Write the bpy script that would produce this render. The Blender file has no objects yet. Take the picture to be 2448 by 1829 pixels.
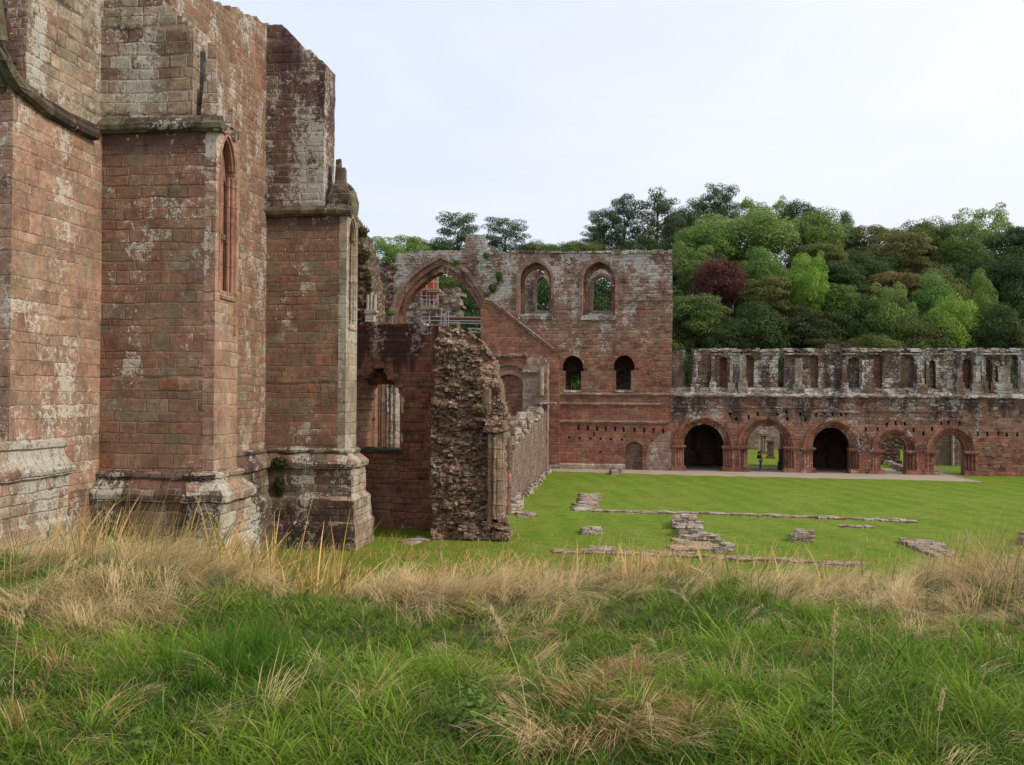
import bpy, math, random
import numpy as np
from mathutils import Vector, Matrix, noise as MN
from mathutils.geometry import delaunay_2d_cdt
random.seed(7)
C = bpy.context.scene.collection
D = bpy.data
# ---------------------------------------------------------------- camera
YAW, PITCH, ROLL, FPX, CAMZ = math.radians(6.6), math.radians(0.8), 0.006, 2400.0, 6.4
CAM = Vector((0, 0, CAMZ))
R3 = (Matrix.Rotation(YAW, 3, 'Z') @ Matrix.Rotation(math.pi/2 + PITCH, 3, 'X') @ Matrix.Rotation(ROLL, 3, 'Z'))
def ray(px, py):
    return R3 @ Vector(((px-1224)/FPX, -(py-914.5)/FPX, -1.0))
def G(px, py, z=0.0):                     # photo pixel -> point on a horizontal plane
    d = ray(px, py); t = (z-CAMZ)/d.z
    return CAM + d*t
def AT(px, py, Z):                        # photo pixel -> point at camera depth Z
    return CAM + ray(px, py)*Z
class Fr:                                 # a vertical wall plane: u along, z up, d behind the face
    def __init__(s, p, U):
        s.p = Vector((p[0], p[1], 0)); s.U = Vector((U[0], U[1], 0)).normalized()
        s.N = Vector((s.U.y, -s.U.x, 0))
    def w(s, u, z, d=0.0):
        return s.p + s.U*u - s.N*d + Vector((0, 0, z))
    def q(s, px, py, d=0.0):              # pixel -> (u, z) on the plane d behind the face
        r = ray(px, py); o = s.p - s.N*d
        t = (o-CAM).dot(s.N)/r.dot(s.N); P = CAM + r*t
        return ((P-o).dot(s.U), P.z)
    def qs(s, pts, d=0.0):
        return [s.q(x, y, d) for x, y in pts]
# ---------------------------------------------------------------- mesh buffer
def nz(p, sc, amp):
    return MN.noise_vector(Vector(p)*sc)*amp
class MB:
    def __init__(s):
        s.v = []; s.o = []; s.f = []; s.m = []
    def add(s, p, off=None):
        s.v.append(Vector(p)); s.o.append(off or Vector((0, 0, 0))); return len(s.v)-1
    def face(s, ids, m=0):
        s.f.append(tuple(ids)); s.m.append(m)
    def poly(s, pts, m=0):
        s.face([s.add(p) for p in pts], m)
    def grid(s, P00, P10, P11, P01, nu, nv, m=0):
        ids = [[s.add((P00*(1-i/nu)+P10*(i/nu))*(1-j/nv) + (P01*(1-i/nu)+P11*(i/nu))*(j/nv)) for i in range(nu+1)] for j in range(nv+1)]
        for j in range(nv):
            for i in range(nu):
                s.face((ids[j][i], ids[j][i+1], ids[j+1][i+1], ids[j+1][i]), m)
    def box(s, c, sx, sy, sz, rz=0.0, m=0, tilt=0.0, taper=0.0):
        c = Vector(c); R = Matrix.Rotation(rz, 3, 'Z') @ Matrix.Rotation(tilt, 3, 'X')
        P = []
        for k in (-1, 1):
            t = 1.0 - (taper if k > 0 else 0)
            for a, b in ((-1, -1), (1, -1), (1, 1), (-1, 1)):
                P.append(s.add(c + R @ Vector((a*sx/2*t, b*sy/2*t, k*sz/2))))
        for q in ((0, 3, 2, 1), (4, 5, 6, 7), (0, 1, 5, 4), (1, 2, 6, 5), (2, 3, 7, 6), (3, 0, 4, 7)):
            s.face([P[i] for i in q], m)
    def panel(s, fr, outline, holes=(), d0=0.0, d1=1.0, m=0):
        loops = [list(outline)] + [list(h) for h in holes]
        def area(l): return sum(l[i][0]*l[(i+1) % len(l)][1]-l[(i+1) % len(l)][0]*l[i][1] for i in range(len(l)))/2
        if area(loops[0]) < 0: loops[0].reverse()
        for h in loops[1:]:
            if area(h) > 0: h.reverse()
        flat = [p for l in loops for p in l]; E = []; k = 0
        for l in loops: E += [(k+i, k+(i+1) % len(l)) for i in range(len(l))]; k += len(l)
        VV, _e, FF_, *_r = delaunay_2d_cdt([Vector(p) for p in flat], E, [], 0, 1e-5)
        a2 = [s.add(fr.w(p.x, p.y, d0)) for p in VV]; b2 = [s.add(fr.w(p.x, p.y, d1)) for p in VV]
        def ins(pl, x, y):
            c = False
            for i in range(len(pl)):
                (xa, ya), (xb, yb) = pl[i], pl[i-1]
                if (ya > y) != (yb > y) and x < (xb-xa)*(y-ya)/(yb-ya)+xa: c = not c
            return c
        for t in FF_:
            (x0, y0), (x1, y1), (x2, y2) = (VV[i] for i in t); cx, cy = (x0+x1+x2)/3, (y0+y1+y2)/3
            if not ins(loops[0], cx, cy) or any(ins(h, cx, cy) for h in loops[1:]): continue
            t = list(t)
            if (x1-x0)*(y2-y0)-(x2-x0)*(y1-y0) < 0: t = t[::-1]
            s.face([a2[i] for i in t], m); s.face([b2[i] for i in t[::-1]], m)
        a = [s.add(fr.w(u, z, d0)) for u, z in flat]; b = [s.add(fr.w(u, z, d1)) for u, z in flat]
        k = 0
        for l in loops:
            n = len(l)
            for i in range(n):
                j = (i+1) % n
                s.face((a[k+i], b[k+i], b[k+j], a[k+j]), m)
            k += n
    def gwall(s, fr, outline, holes=(), d0=0.0, d1=1.0, cell=.3, rel=None, m=0, back=True, jit=.3):
        us = [p[0] for p in outline]; zs = [p[1] for p in outline]
        u0, u1, z0, z1 = min(us), max(us), min(zs), max(zs)
        nu, nv = max(1, round((u1-u0)/cell)), max(1, round((z1-z0)/cell))
        cu, cv = (u1-u0)/nu, (z1-z0)/nv
        def ins(pl, x, y):
            c = False; n = len(pl)
            for i in range(n):
                (xa, ya), (xb, yb) = pl[i], pl[i-1]
                if (ya > y) != (yb > y) and x < (xb-xa)*(y-ya)/(yb-ya)+xa: c = not c
            return c
        I = [[ins(outline, u0+(i+.5)*cu, z0+(j+.5)*cv) and not any(ins(h, u0+(i+.5)*cu, z0+(j+.5)*cv) for h in holes) for i in range(nu)] for j in range(nv)]
        F = {}; B = {}
        def get(T, i, j, d):
            if (i, j) not in T:
                u, z = u0+i*cu, z0+j*cv
                off = Vector((0, 0, 0))
                if rel and d == d0: off = fr.N*rel(u, z)
                n = MN.noise_vector(Vector((u*3.1, z*3.1, 1.7)))
                edge = not all(0 <= a < nu and 0 <= b < nv and I[b][a] for a in (i-1, i) for b in (j-1, j))
                if edge and 0 < i < nu: off = off + fr.U*n.x*cell*jit
                if edge and j > 0: off = off + Vector((0, 0, n.y*cell*jit))
                T[(i, j)] = s.add(fr.w(u, z, d), off)
            return T[(i, j)]
        for j in range(nv):
            for i in range(nu):
                if not I[j][i]: continue
                q = ((i, j), (i+1, j), (i+1, j+1), (i, j+1))
                s.face([get(F, a, b, d0) for a, b in q], m)
                if back: s.face([get(B, a, b, d1) for a, b in q[::-1]], m)
                for (di, dj, e0, e1) in ((0, -1, 0, 1), (1, 0, 1, 2), (0, 1, 2, 3), (-1, 0, 3, 0)):
                    a, b = i+di, j+dj
                    if not (0 <= a < nu and 0 <= b < nv and I[b][a]):
                        A, Bq = q[e0], q[e1]
                        s.face((get(F, *A, d0), get(B, *A, d1), get(B, *Bq, d1), get(F, *Bq, d0)), m)
    def loft(s, x0, x1, y0, y1, prof, seg=.35, m=0, cap=True):   # rectangle footprint, profile [(z, outward)]
        rings = []
        nx, ny = max(1, round((x1-x0)/seg)), max(1, round((y1-y0)/seg))
        pr = [prof[0]]
        for (za, oa), (zb, ob) in zip(prof, prof[1:]):
            n = max(1, round(math.hypot(zb-za, ob-oa)/seg))
            pr += [(za+(zb-za)*k/n, oa+(ob-oa)*k/n) for k in range(1, n+1)]
        for z, o in pr:
            X0, X1, Y0, Y1 = x0-o, x1+o, y0-o, y1+o
            L = [(X0+(X1-X0)*i/nx, Y0) for i in range(nx)] + [(X1, Y0+(Y1-Y0)*i/ny) for i in range(ny)] + \
                [(X1-(X1-X0)*i/nx, Y1) for i in range(nx)] + [(X0, Y1-(Y1-Y0)*i/ny) for i in range(ny)]
            rings.append([s.add((a, b, z)) for a, b in L])
        n = len(rings[0])
        for A, B in zip(rings, rings[1:]):
            for i in range(n):
                j = (i+1) % n
                s.face((A[i], A[j], B[j], B[i]), m)
        if cap:
            s.face(rings[0][::-1], m); s.face(rings[-1], m)
    def sweep(s, fr, u0, u1, prof, m=0, seg=.5):                 # closed profile [(d, z)] swept along u
        n = max(1, round(abs(u1-u0)/seg)); rings = []
        for k in range(n+1):
            u = u0+(u1-u0)*k/n
            rings.append([s.add(fr.w(u, z, d)) for d, z in prof])
        k = len(prof)
        for A, B in zip(rings, rings[1:]):
            for i in range(k):
                j = (i+1) % k
                s.face((A[i], A[j], B[j], B[i]), m)
        s.face(rings[0][::-1], m); s.face(rings[-1], m)
    def band(s, fr, inner, outer, d0, d1, m=0):                  # arch ring between two point rows of equal length
        a = [s.add(fr.w(u, z, d0)) for u, z in inner]; b = [s.add(fr.w(u, z, d0)) for u, z in outer]
        c = [s.add(fr.w(u, z, d1)) for u, z in inner]; e = [s.add(fr.w(u, z, d1)) for u, z in outer]
        for i in range(len(inner)-1):
            j = i+1
            for q in ((a[i], b[i], b[j], a[j]), (c[i], a[i], a[j], c[j]), (b[i], e[i], e[j], b[j]), (c[j], e[j], e[i], c[i])):
                s.face(q, m)
        s.face((a[0], c[0], e[0], b[0]), m); s.face((a[-1], b[-1], e[-1], c[-1]), m)
    def tube(s, pts, r0, r1=None, n=8, m=0, cap=True):
        pts = [Vector(p) for p in pts]; r1 = r0 if r1 is None else r1; rings = []
        for k, p in enumerate(pts):
            t = (pts[min(k+1, len(pts)-1)]-pts[max(k-1, 0)]).normalized()
            a = t.cross(Vector((0, 0, 1)) if abs(t.z) < .9 else Vector((1, 0, 0))).normalized(); b = t.cross(a)
            r = r0+(r1-r0)*k/max(1, len(pts)-1)
            rings.append([s.add(p+(a*math.cos(q*2*math.pi/n)+b*math.sin(q*2*math.pi/n))*r) for q in range(n)])
        for A, B in zip(rings, rings[1:]):
            for i in range(n):
                j = (i+1) % n; s.face((A[j], A[i], B[i], B[j]), m)
        if cap: s.face(rings[0], m); s.face(rings[-1][::-1], m)
    def build(s, name, mats, parent=None, disp=0.0, dsc=1.5, smooth=False, origin=None):
        if not isinstance(mats, (list, tuple)): mats = [mats]
        org = Vector(origin or (0, 0, 0)) if not parent else Vector((0, 0, 0)); q_ = parent
        while q_: org += q_.location; q_ = q_.parent
        me = D.meshes.new(name)
        V = []
        for p, o in zip(s.v, s.o):
            q = p + o - org
            if disp: q = q + nz(p, dsc, disp) + nz(p, dsc*3.3, disp*.5)
            V.append(q)
        me.from_pydata(V, [], s.f)
        uv = me.uv_layers.new(name='UVMap'); k = 0; buf = np.zeros(2*sum(len(f) for f in s.f), dtype=np.float32)
        for f in s.f:
            a = s.v[f[0]]; n = Vector((0, 0, 0))
            for i in range(1, len(f)-1): n += (s.v[f[i]]-a).cross(s.v[f[i+1]]-a)
            if n.length > 0: n.normalize()
            if abs(n.z) > .75:
                for i in f: buf[k] = s.v[i].x; buf[k+1] = s.v[i].y; k += 2
            else:
                t = Vector((-n.y, n.x, 0)).normalized()
                for i in f: buf[k] = s.v[i].dot(t); buf[k+1] = s.v[i].z; k += 2
        uv.data.foreach_set('uv', buf)
        for mt in mats: me.materials.append(mt)
        if len(mats) > 1: me.polygons.foreach_set('material_index', s.m)
        if smooth: me.polygons.foreach_set('use_smooth', [True]*len(s.f))
        me.validate(); me.update()
        o = D.objects.new(name, me); C.objects.link(o)
        if parent: o.parent = parent
        else: o.location = org
        return o
def tag(o, label, cat=None, group=None, kind=None):
    if label: o['label'] = label
    if cat: o['category'] = cat
    if group: o['group'] = group
    if kind: o['kind'] = kind
    return o
def thing(name, loc, label, cat, group=None):
    o = D.objects.new(name, None); C.objects.link(o); o.location = loc; o.empty_display_size = .3
    return tag(o, label, cat, group)
def arch(ul, ur, zb, zs, zc, n=12, pointed=False, k=.6):
    cu, w = (ul+ur)/2, (ur-ul)/2; out = [(ul, zb)] if zb is not None else []
    if not pointed:
        out += [(cu-w*math.cos(math.pi*i/n), zs+(zc-zs)*math.sin(math.pi*i/n)) for i in range(n+1)]
    else:
        c = w*k; Rr = w+c; h0 = math.sqrt(Rr*Rr-c*c); am = math.acos(c/Rr); h = max(3, n//2); L = []
        for i in range(h+1):
            t = am*i/h; L.append((Rr*math.cos(t)-c, Rr*math.sin(t)/h0*(zc-zs)))
        out += [(cu-x, zs+z) for x, z in L] + [(cu+x, zs+z) for x, z in L[-2::-1]]
    if zb is not None: out += [(ur, zb)]
    return out
def jag(pts, step=.5, amp=.12, sd=1):
    rn = random.Random(sd); out = []
    for (a, b), (c, d) in zip(pts, pts[1:]):
        n = max(1, int(math.hypot(c-a, d-b)/step)); e = rn.uniform(-amp, amp)
        out.append((a, b))
        for k in range(1, n):
            t = (k+rn.uniform(-.25, .25))/n; e2 = rn.uniform(-amp, amp)
            out += [(a+(c-a)*t-.01, b+(d-b)*t+e), (a+(c-a)*t+.01, b+(d-b)*t+e2)]; e = e2
    out.append(pts[-1]); return out
# ---------------------------------------------------------------- node helper
class N:
    def __init__(s, nt): s.t = nt
    def n(s, typ, props=None, **inp):
        o = s.t.nodes.new(typ)
        for k, v in (props or {}).items(): setattr(o, k, v)
        for k, v in inp.items():
            key = k.replace('_', ' ')
            if key.startswith('i') and key[1:].isdigit(): key = int(key[1:])
            s.put(o.inputs[key], v)
        return o
    def put(s, sock, v):
        if isinstance(v, bpy.types.NodeSocket): s.t.links.new(v, sock)
        elif isinstance(v, bpy.types.Node): s.t.links.new(v.outputs[0], sock)
        else: sock.default_value = v
    def m(s, op, a, b=0.0, c=0.0, clamp=False):
        o = s.t.nodes.new('ShaderNodeMath'); o.operation = op; o.use_clamp = clamp
        s.put(o.inputs[0], a); s.put(o.inputs[1], b); s.put(o.inputs[2], c); return o.outputs[0]
    def mix(s, f, a, b, mode='MIX'):
        o = s.t.nodes.new('ShaderNodeMix'); o.data_type = 'RGBA'; o.blend_type = mode
        s.put(o.inputs['Factor'], f)
        for nm, v in (('A', a), ('B', b)):
            sk = [i for i in o.inputs if i.name == nm and i.type == 'RGBA'][0]
            s.put(sk, tuple(v)+(1,) if isinstance(v, (tuple, list)) and len(v) == 3 else v)
        return [q for q in o.outputs if q.type == 'RGBA'][0]
    def step(s, x, a, b, lo=0.0, hi=1.0):
        o = s.t.nodes.new('ShaderNodeMapRange'); o.interpolation_type = 'SMOOTHSTEP'
        s.put(o.inputs[0], x); s.put(o.inputs[1], a); s.put(o.inputs[2], b); s.put(o.inputs[3], lo); s.put(o.inputs[4], hi); return o.outputs[0]
    def noise(s, vec, sc, det=3, rough=.55, dim='3D', dist=0.0):
        o = s.t.nodes.new('ShaderNodeTexNoise'); o.noise_dimensions = dim
        s.put(o.inputs['W' if dim == '1D' else 'Vector'], vec)
        s.put(o.inputs['Scale'], sc); s.put(o.inputs['Detail'], det); s.put(o.inputs['Roughness'], rough); s.put(o.inputs['Distortion'], dist)
        return o.outputs['Fac']
    def ramp(s, f, stops, const=False):
        o = s.t.nodes.new('ShaderNodeValToRGB'); e = o.color_ramp.elements
        if const: o.color_ramp.interpolation = 'CONSTANT'
        while len(e) < len(stops): e.new(.5)
        for el, (p, c) in zip(e, stops): el.position = p; el.color = tuple(c)+(1,)
        s.put(o.inputs[0], f); return o.outputs[0]
    def vscale(s, v, x, y, z, ox=0, oy=0, oz=0):
        o = s.t.nodes.new('ShaderNodeMapping'); s.put(o.inputs[0], v)
        o.inputs['Location'].default_value = (ox, oy, oz); o.inputs['Scale'].default_value = (x, y, z); return o.outputs[0]
def newmat(name):
    m = D.materials.new(name); m.use_nodes = True; m.node_tree.nodes.clear()
    n = N(m.node_tree); out = n.n('ShaderNodeOutputMaterial'); b = n.n('ShaderNodeBsdfPrincipled')
    m.node_tree.links.new(b.outputs[0], out.inputs[0]); b.inputs['Roughness'].default_value = .9
    b.inputs['Specular IOR Level'].default_value = .25
    return m, n, b, out
RED = [(.27, .10, .066), (.235, .085, .057), (.30, .135, .09), (.20, .088, .062), (.27, .13, .088), (.25, .16, .11), (.225, .125, .09)]
BROWN = [(.250, .135, .088), (.235, .142, .092), (.275, .135, .088), (.21, .172, .118), (.265, .162, .105), (.22, .128, .086), (.275, .118, .076), (.245, .130, .084)]
CREAM = [(.34, .27, .19), (.30, .25, .18), (.24, .15, .10), (.36, .31, .23), (.22, .12, .085), (.30, .22, .15)]
GREYS = [(.22, .17, .14), (.26, .15, .11), (.18, .13, .11), (.29, .22, .18), (.23, .11, .08)]
def stone(name, pal, h=.32, w=.6, lichen=(.3, .3), dark=(.3, .3), z=(0, 20), lcol=(.50, .47, .40), dcol=(.045, .026, .026),
          upper=None, band=None, bump=.6, mortar=.5, green=.25, seed=0.0, lsc=1.0, joint=.012):
    m, n, b, out = newmat(name)
    uv = n.n('ShaderNodeUVMap'); sep = n.n('ShaderNodeSeparateXYZ', Vector=uv); u, v = sep.outputs[0], sep.outputs[1]
    geo = n.n('ShaderNodeNewGeometry'); P = geo.outputs['Position']; ps = n.n('ShaderNodeSeparateXYZ', Vector=P); pz = ps.outputs[2]
    wob = n.noise(P, 1.7, 2); wob2 = n.noise(P, 7.0, 2)
    v1 = n.m('ADD', v, n.m('MULTIPLY', n.m('SUBTRACT', wob, .5), .10)); v1 = n.m('ADD', v1, n.m('MULTIPLY', n.m('SUBTRACT', wob2, .5), .03))
    u1 = n.m('ADD', u, n.m('MULTIPLY', n.m('SUBTRACT', wob2, .5), .05))
    vr = n.m('ADD', n.m('DIVIDE', v1, h), seed); nv = n.noise(vr, .55, 1, dim='1D')
    vr = n.m('ADD', vr, n.m('MULTIPLY', nv, 1.3))
    row = n.m('FLOOR', vr); fv = n.m('FRACT', vr)
    rr = n.n('ShaderNodeTexWhiteNoise', {'noise_dimensions': '1D'}, W=row).outputs['Value']
    uw = n.m('ADD', n.m('MULTIPLY', n.m('DIVIDE', u1, w), n.m('ADD', .75, n.m('MULTIPLY', rr, .6))), n.m('MULTIPLY', row, 57.31))
    vo = n.n('ShaderNodeTexVoronoi', {'voronoi_dimensions': '1D', 'feature': 'F1'}, W=uw, Scale=1.0, Randomness=.75)
    ve = n.n('ShaderNodeTexVoronoi', {'voronoi_dimensions': '1D', 'feature': 'DISTANCE_TO_EDGE'}, W=uw, Scale=1.0, Randomness=.75)
    du = n.m('MULTIPLY', ve.outputs['Distance'], w); dv = n.m('MULTIPLY', n.m('MINIMUM', fv, n.m('SUBTRACT', 1.0, fv)), h*.8)
    edge = n.m('MINIMUM', du, dv)
    jw = n.m('MULTIPLY', n.step(n.noise(P, 2.3, 2), .3, .75, .5, 1.8), joint)
    joint_m = n.m('SUBTRACT', 1.0, n.step(edge, n.m('MULTIPLY', jw, .4), n.m('MULTIPLY', jw, 1.7)))
    cs = n.n('ShaderNodeSeparateColor', Color=vo.outputs['Color']); rnd, rnd2 = cs.outputs[0], cs.outputs[1]
    k = len(pal); base = n.ramp(rnd, [(i/k, c) for i, c in enumerate(pal)], True)
    if upper:
        k = len(upper); b2 = n.ramp(rnd, [(i/k, c) for i, c in enumerate(upper)], True)
        base = n.mix(n.step(n.m('ADD', pz, n.m('MULTIPLY', n.m('SUBTRACT', n.noise(P, .35, 4), .5), (z[1]-z[0])*1.3)), z[0], z[1]), base, b2)
    base = n.mix(1.0, base, n.ramp(rnd2, [(0, (.78, .78, .78)), (1, (1.18, 1.18, 1.18))]), 'MULTIPLY')
    bl = n.noise(P, .7, 5, .62); k = len(pal)
    base = n.mix(.36, base, n.ramp(bl, [(.28+.44*i/(k-1), c) for i, c in enumerate(pal)]))
    f1 = n.noise(P, 1.1, 5, .6); f2 = n.noise(P, 14.0, 4, .65)
    base = n.mix(1.0, base, n.ramp(f1, [(.3, (.66, .66, .66)), (.7, (1.3, 1.28, 1.25))]), 'MULTIPLY')
    f3 = n.noise(P, 4.2, 5, .7, dist=.6); base = n.mix(1.0, base, n.ramp(f3, [(.32, (.70, .68, .66)), (.5, (1, 1, 1)), (.68, (1.28, 1.28, 1.28))]), 'MULTIPLY')
    base = n.mix(1.0, base, n.ramp(f2, [(.25, (.66, .64, .62)), (.5, (1, 1, 1)), (.75, (1.2, 1.2, 1.2))]), 'MULTIPLY')
    base = n.mix(n.m('MULTIPLY', n.step(n.noise(P, .9, 4), .5, .66), green), base, (.165, .16, .095))
    jc = n.mix(n.step(n.noise(P, .8, 3), .42, .58), (.06, .038, .03), (.36, .28, .22))
    base = n.mix(n.m('MULTIPLY', joint_m, mortar), base, jc)
    zt = n.step(pz, z[0], z[1])
    dk = n.m('ADD', dark[0], n.m('MULTIPLY', zt, dark[1]-dark[0]))
    st = n.noise(n.vscale(P, 1, 1, .28, seed, 0, 0), .85, 5, .62)
    dm = n.step(n.m('ADD', st, n.m('MULTIPLY', n.m('SUBTRACT', f2, .5), .25)), n.m('SUBTRACT', .80, n.m('MULTIPLY', dk, .5)), n.m('SUBTRACT', .94, n.m('MULTIPLY', dk, .5)))
    base = n.mix(n.m('MULTIPLY', dm, .82), base, dcol)
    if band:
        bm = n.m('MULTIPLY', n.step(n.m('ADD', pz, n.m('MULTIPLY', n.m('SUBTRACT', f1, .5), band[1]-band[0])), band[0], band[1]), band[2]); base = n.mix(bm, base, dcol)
    lk = n.m('ADD', lichen[0], n.m('MULTIPLY', zt, lichen[1]-lichen[0]))
    big = n.noise(n.vscale(P, 1, 1, .35, 0, seed+3, 0), .7*lsc, 3, .5); med = n.noise(P, 5.5*lsc, 4, .6, dist=.4); fin = n.noise(P, 22*lsc, 3, .6)
    blk = n.m('MULTIPLY', n.m('SUBTRACT', rnd2, .5), .12)
    s1 = n.m('ADD', n.m('ADD', n.m('MULTIPLY', big, .85), n.m('MULTIPLY', med, .65)), n.m('ADD', n.m('MULTIPLY', fin, .35), blk))
    lm = n.step(s1, n.m('SUBTRACT', 1.20, n.m('MULTIPLY', lk, .42)), n.m('SUBTRACT', 1.27, n.m('MULTIPLY', lk, .42)))
    lc = n.mix(n.step(fin, .35, .65), tuple(x*.72 for x in lcol), lcol)
    base = n.mix(n.m('MULTIPLY', lm, .88), base, lc)
    n.put(b.inputs['Base Color'], base)
    hgt = n.m('ADD', n.m('MULTIPLY', n.step(edge, 0.0, n.m('MULTIPLY', jw, 3.0)), .7), n.m('MULTIPLY', rnd2, .35))
    hgt = n.m('ADD', hgt, n.m('MULTIPLY', f2, .5)); hgt = n.m('ADD', hgt, n.m('MULTIPLY', f1, .5)); hgt = n.m('ADD', hgt, n.m('MULTIPLY', lm, .12))
    bp = n.n('ShaderNodeBump', Strength=bump, Distance=.045, Height=hgt)
    n.put(b.inputs['Normal'], bp.outputs[0])
    return m
def rubble(name, pal, sc=3.6, lichen=.3, lcol=(.48, .43, .36), bump=1.0, dk=.35, green=.2):
    m, n, b, out = newmat(name)
    P = n.n('ShaderNodeNewGeometry').outputs['Position']
    Pw = n.n('ShaderNodeVectorMath', {'operation': 'ADD'}, i0=n.vscale(P, 1, 1, 1.7), i1=n.n('ShaderNodeVectorMath', {'operation': 'SCALE'}, i0=n.n('ShaderNodeTexNoise', Vector=P, Scale=3.0).outputs['Color'], Scale=.35)).outputs[0]
    vo = n.n('ShaderNodeTexVoronoi', {'feature': 'F1'}, Vector=Pw, Scale=sc, Randomness=1.0)
    cs = n.n('ShaderNodeSeparateColor', Color=vo.outputs['Color']); dist = vo.outputs['Distance']
    base = n.ramp(cs.outputs[0], [(i/len(pal), c) for i, c in enumerate(pal)], True)
    base = n.mix(1.0, base, n.ramp(cs.outputs[1], [(0, (.6, .6, .6)), (1, (1.25, 1.25, 1.25))]), 'MULTIPLY')
    f2 = n.noise(P, 12.0, 4, .65)
    base = n.mix(1.0, base, n.ramp(f2, [(.25, (.6, .6, .6)), (.75, (1.25, 1.25, 1.25))]), 'MULTIPLY')
    base = n.mix(n.m('MULTIPLY', n.step(n.noise(P, .8, 4), .5, .66), green), base, (.15, .145, .07))
    base = n.mix(n.m('MULTIPLY', n.step(dist, .38, .62), dk+.3), base, (.05, .035, .028))
    lm = n.step(n.m('ADD', n.m('MULTIPLY', n.noise(P, .8, 3), .5), n.m('MULTIPLY', n.noise(P, 7.0, 4, .6), .7)), .80-.3*lichen, .86-.3*lichen)
    base = n.mix(n.m('MULTIPLY', lm, .8), base, lcol)
    n.put(b.inputs['Base Color'], base)
    hh = n.m('ADD', n.m('MULTIPLY', n.m('SUBTRACT', 1.0, dist), 1.0), n.m('MULTIPLY', f2, .4))
    n.put(b.inputs['Normal'], n.n('ShaderNodeBump', Strength=bump, Distance=.12, Height=hh).outputs[0])
    return m
def plain(name, col, rough=.8, var=.25, sc=8, metal=0.0):
    m, n, b, out = newmat(name)
    P = n.n('ShaderNodeNewGeometry').outputs['Position']
    f = n.noise(P, sc, 4)
    n.put(b.inputs['Base Color'], n.mix(1.0, col, n.ramp(f, [(.3, (1-var,)*3), (.7, (1+var,)*3)]), 'MULTIPLY'))
    b.inputs['Roughness'].default_value = rough; b.inputs['Metallic'].default_value = metal
    return m
def leafmat(name):
    m, n, b, out = newmat(name)
    oi = n.n('ShaderNodeObjectInfo'); g = n.n('ShaderNodeNewGeometry')
    r = n.ramp(g.outputs['Random Per Island'], [(0, (.84, .86, .82)), (.5, (1, 1, 1)), (1, (1.18, 1.14, 1.08))])
    big = n.ramp(n.noise(g.outputs['Position'], .45, 4, .6), [(.3, (.7, .78, .75)), (.7, (1.3, 1.2, 1.1))])
    c = n.mix(1.0, n.mix(1.0, oi.outputs['Color'], r, 'MULTIPLY'), big, 'MULTIPLY')
    n.put(b.inputs['Base Color'], c); b.inputs['Roughness'].default_value = .65
    tr = n.n('ShaderNodeBsdfTranslucent', Color=c); mx = n.n('ShaderNodeMixShader', i0=.40)
    m.node_tree.links.new(b.outputs[0], mx.inputs[1]); m.node_tree.links.new(tr.outputs[0], mx.inputs[2]); m.node_tree.links.new(mx.outputs[0], out.inputs[0])
    return m
def grassmat(name, tr_f=.35):
    m, n, b, out = newmat(name)
    c = n.n('ShaderNodeVertexColor', {'layer_name': 'Col'}).outputs[0]
    n.put(b.inputs['Base Color'], c); b.inputs['Roughness'].default_value = .6; b.inputs['Specular IOR Level'].default_value = .15
    tr = n.n('ShaderNodeBsdfTranslucent', Color=c); mx = n.n('ShaderNodeMixShader', i0=tr_f)
    m.node_tree.links.new(b.outputs[0], mx.inputs[1]); m.node_tree.links.new(tr.outputs[0], mx.inputs[2]); m.node_tree.links.new(mx.outputs[0], out.inputs[0])
    return m
def npmesh(name, V, F, mat, col=None, parent=None, loc=(0, 0, 0), uvcol=None):
    me = D.meshes.new(name); V = np.asarray(V, dtype=np.float32); F = np.asarray(F, dtype=np.int32)
    me.vertices.add(len(V)); me.vertices.foreach_set('co', V.ravel())
    me.loops.add(F.size); me.loops.foreach_set('vertex_index', F.ravel())
    me.polygons.add(len(F)); me.polygons.foreach_set('loop_start', np.arange(0, F.size, F.shape[1], dtype=np.int32))
    try: me.polygons.foreach_set('loop_total', np.full(len(F), F.shape[1], dtype=np.int32))
    except Exception: pass
    me.update(calc_edges=True)
    if col is not None:
        ca = me.color_attributes.new('Col', 'FLOAT_COLOR', 'POINT'); ca.data.foreach_set('color', np.asarray(col, dtype=np.float32).ravel())
    me.materials.append(mat)
    o = D.objects.new(name, me); C.objects.link(o); o.location = loc
    if parent: o.parent = parent
    return o
# ---------------------------------------------------------------- materials
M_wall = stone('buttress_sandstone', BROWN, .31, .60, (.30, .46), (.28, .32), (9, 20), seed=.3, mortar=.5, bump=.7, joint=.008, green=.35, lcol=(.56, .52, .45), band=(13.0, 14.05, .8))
M_wallred = stone('buttress_side_sandstone', [(.33, .195, .135), (.31, .175, .12), (.35, .215, .15), (.29, .19, .135), (.34, .25, .18)], .38, .66, (.36, .48), (.15, .25), (6, 18), seed=.3, green=.25, mortar=.45, joint=.008, lcol=(.58, .53, .45))
M_wallspeck = stone('lichened_wall_sandstone', BROWN, .33, .5, (.50, .55), (.25, .35), (5, 16), seed=.7, lcol=(.52, .46, .40), lsc=1.6)
M_cream = stone('pale_upper_ashlar', CREAM, .36, .62, (.55, .52), (.25, .95), (15.5, 21), seed=.1, mortar=.75, dcol=(.055, .028, .032), green=.4, joint=.014)
M_darkup = stone('dark_upper_ashlar', [(.16, .085, .065), (.13, .07, .06), (.20, .13, .095), (.15, .10, .08)], .33, .6, (.68, .60), (.35, .65), (14, 20), seed=.9, dcol=(.05, .024, .028), lcol=(.48, .45, .40), mortar=.6)
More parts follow.
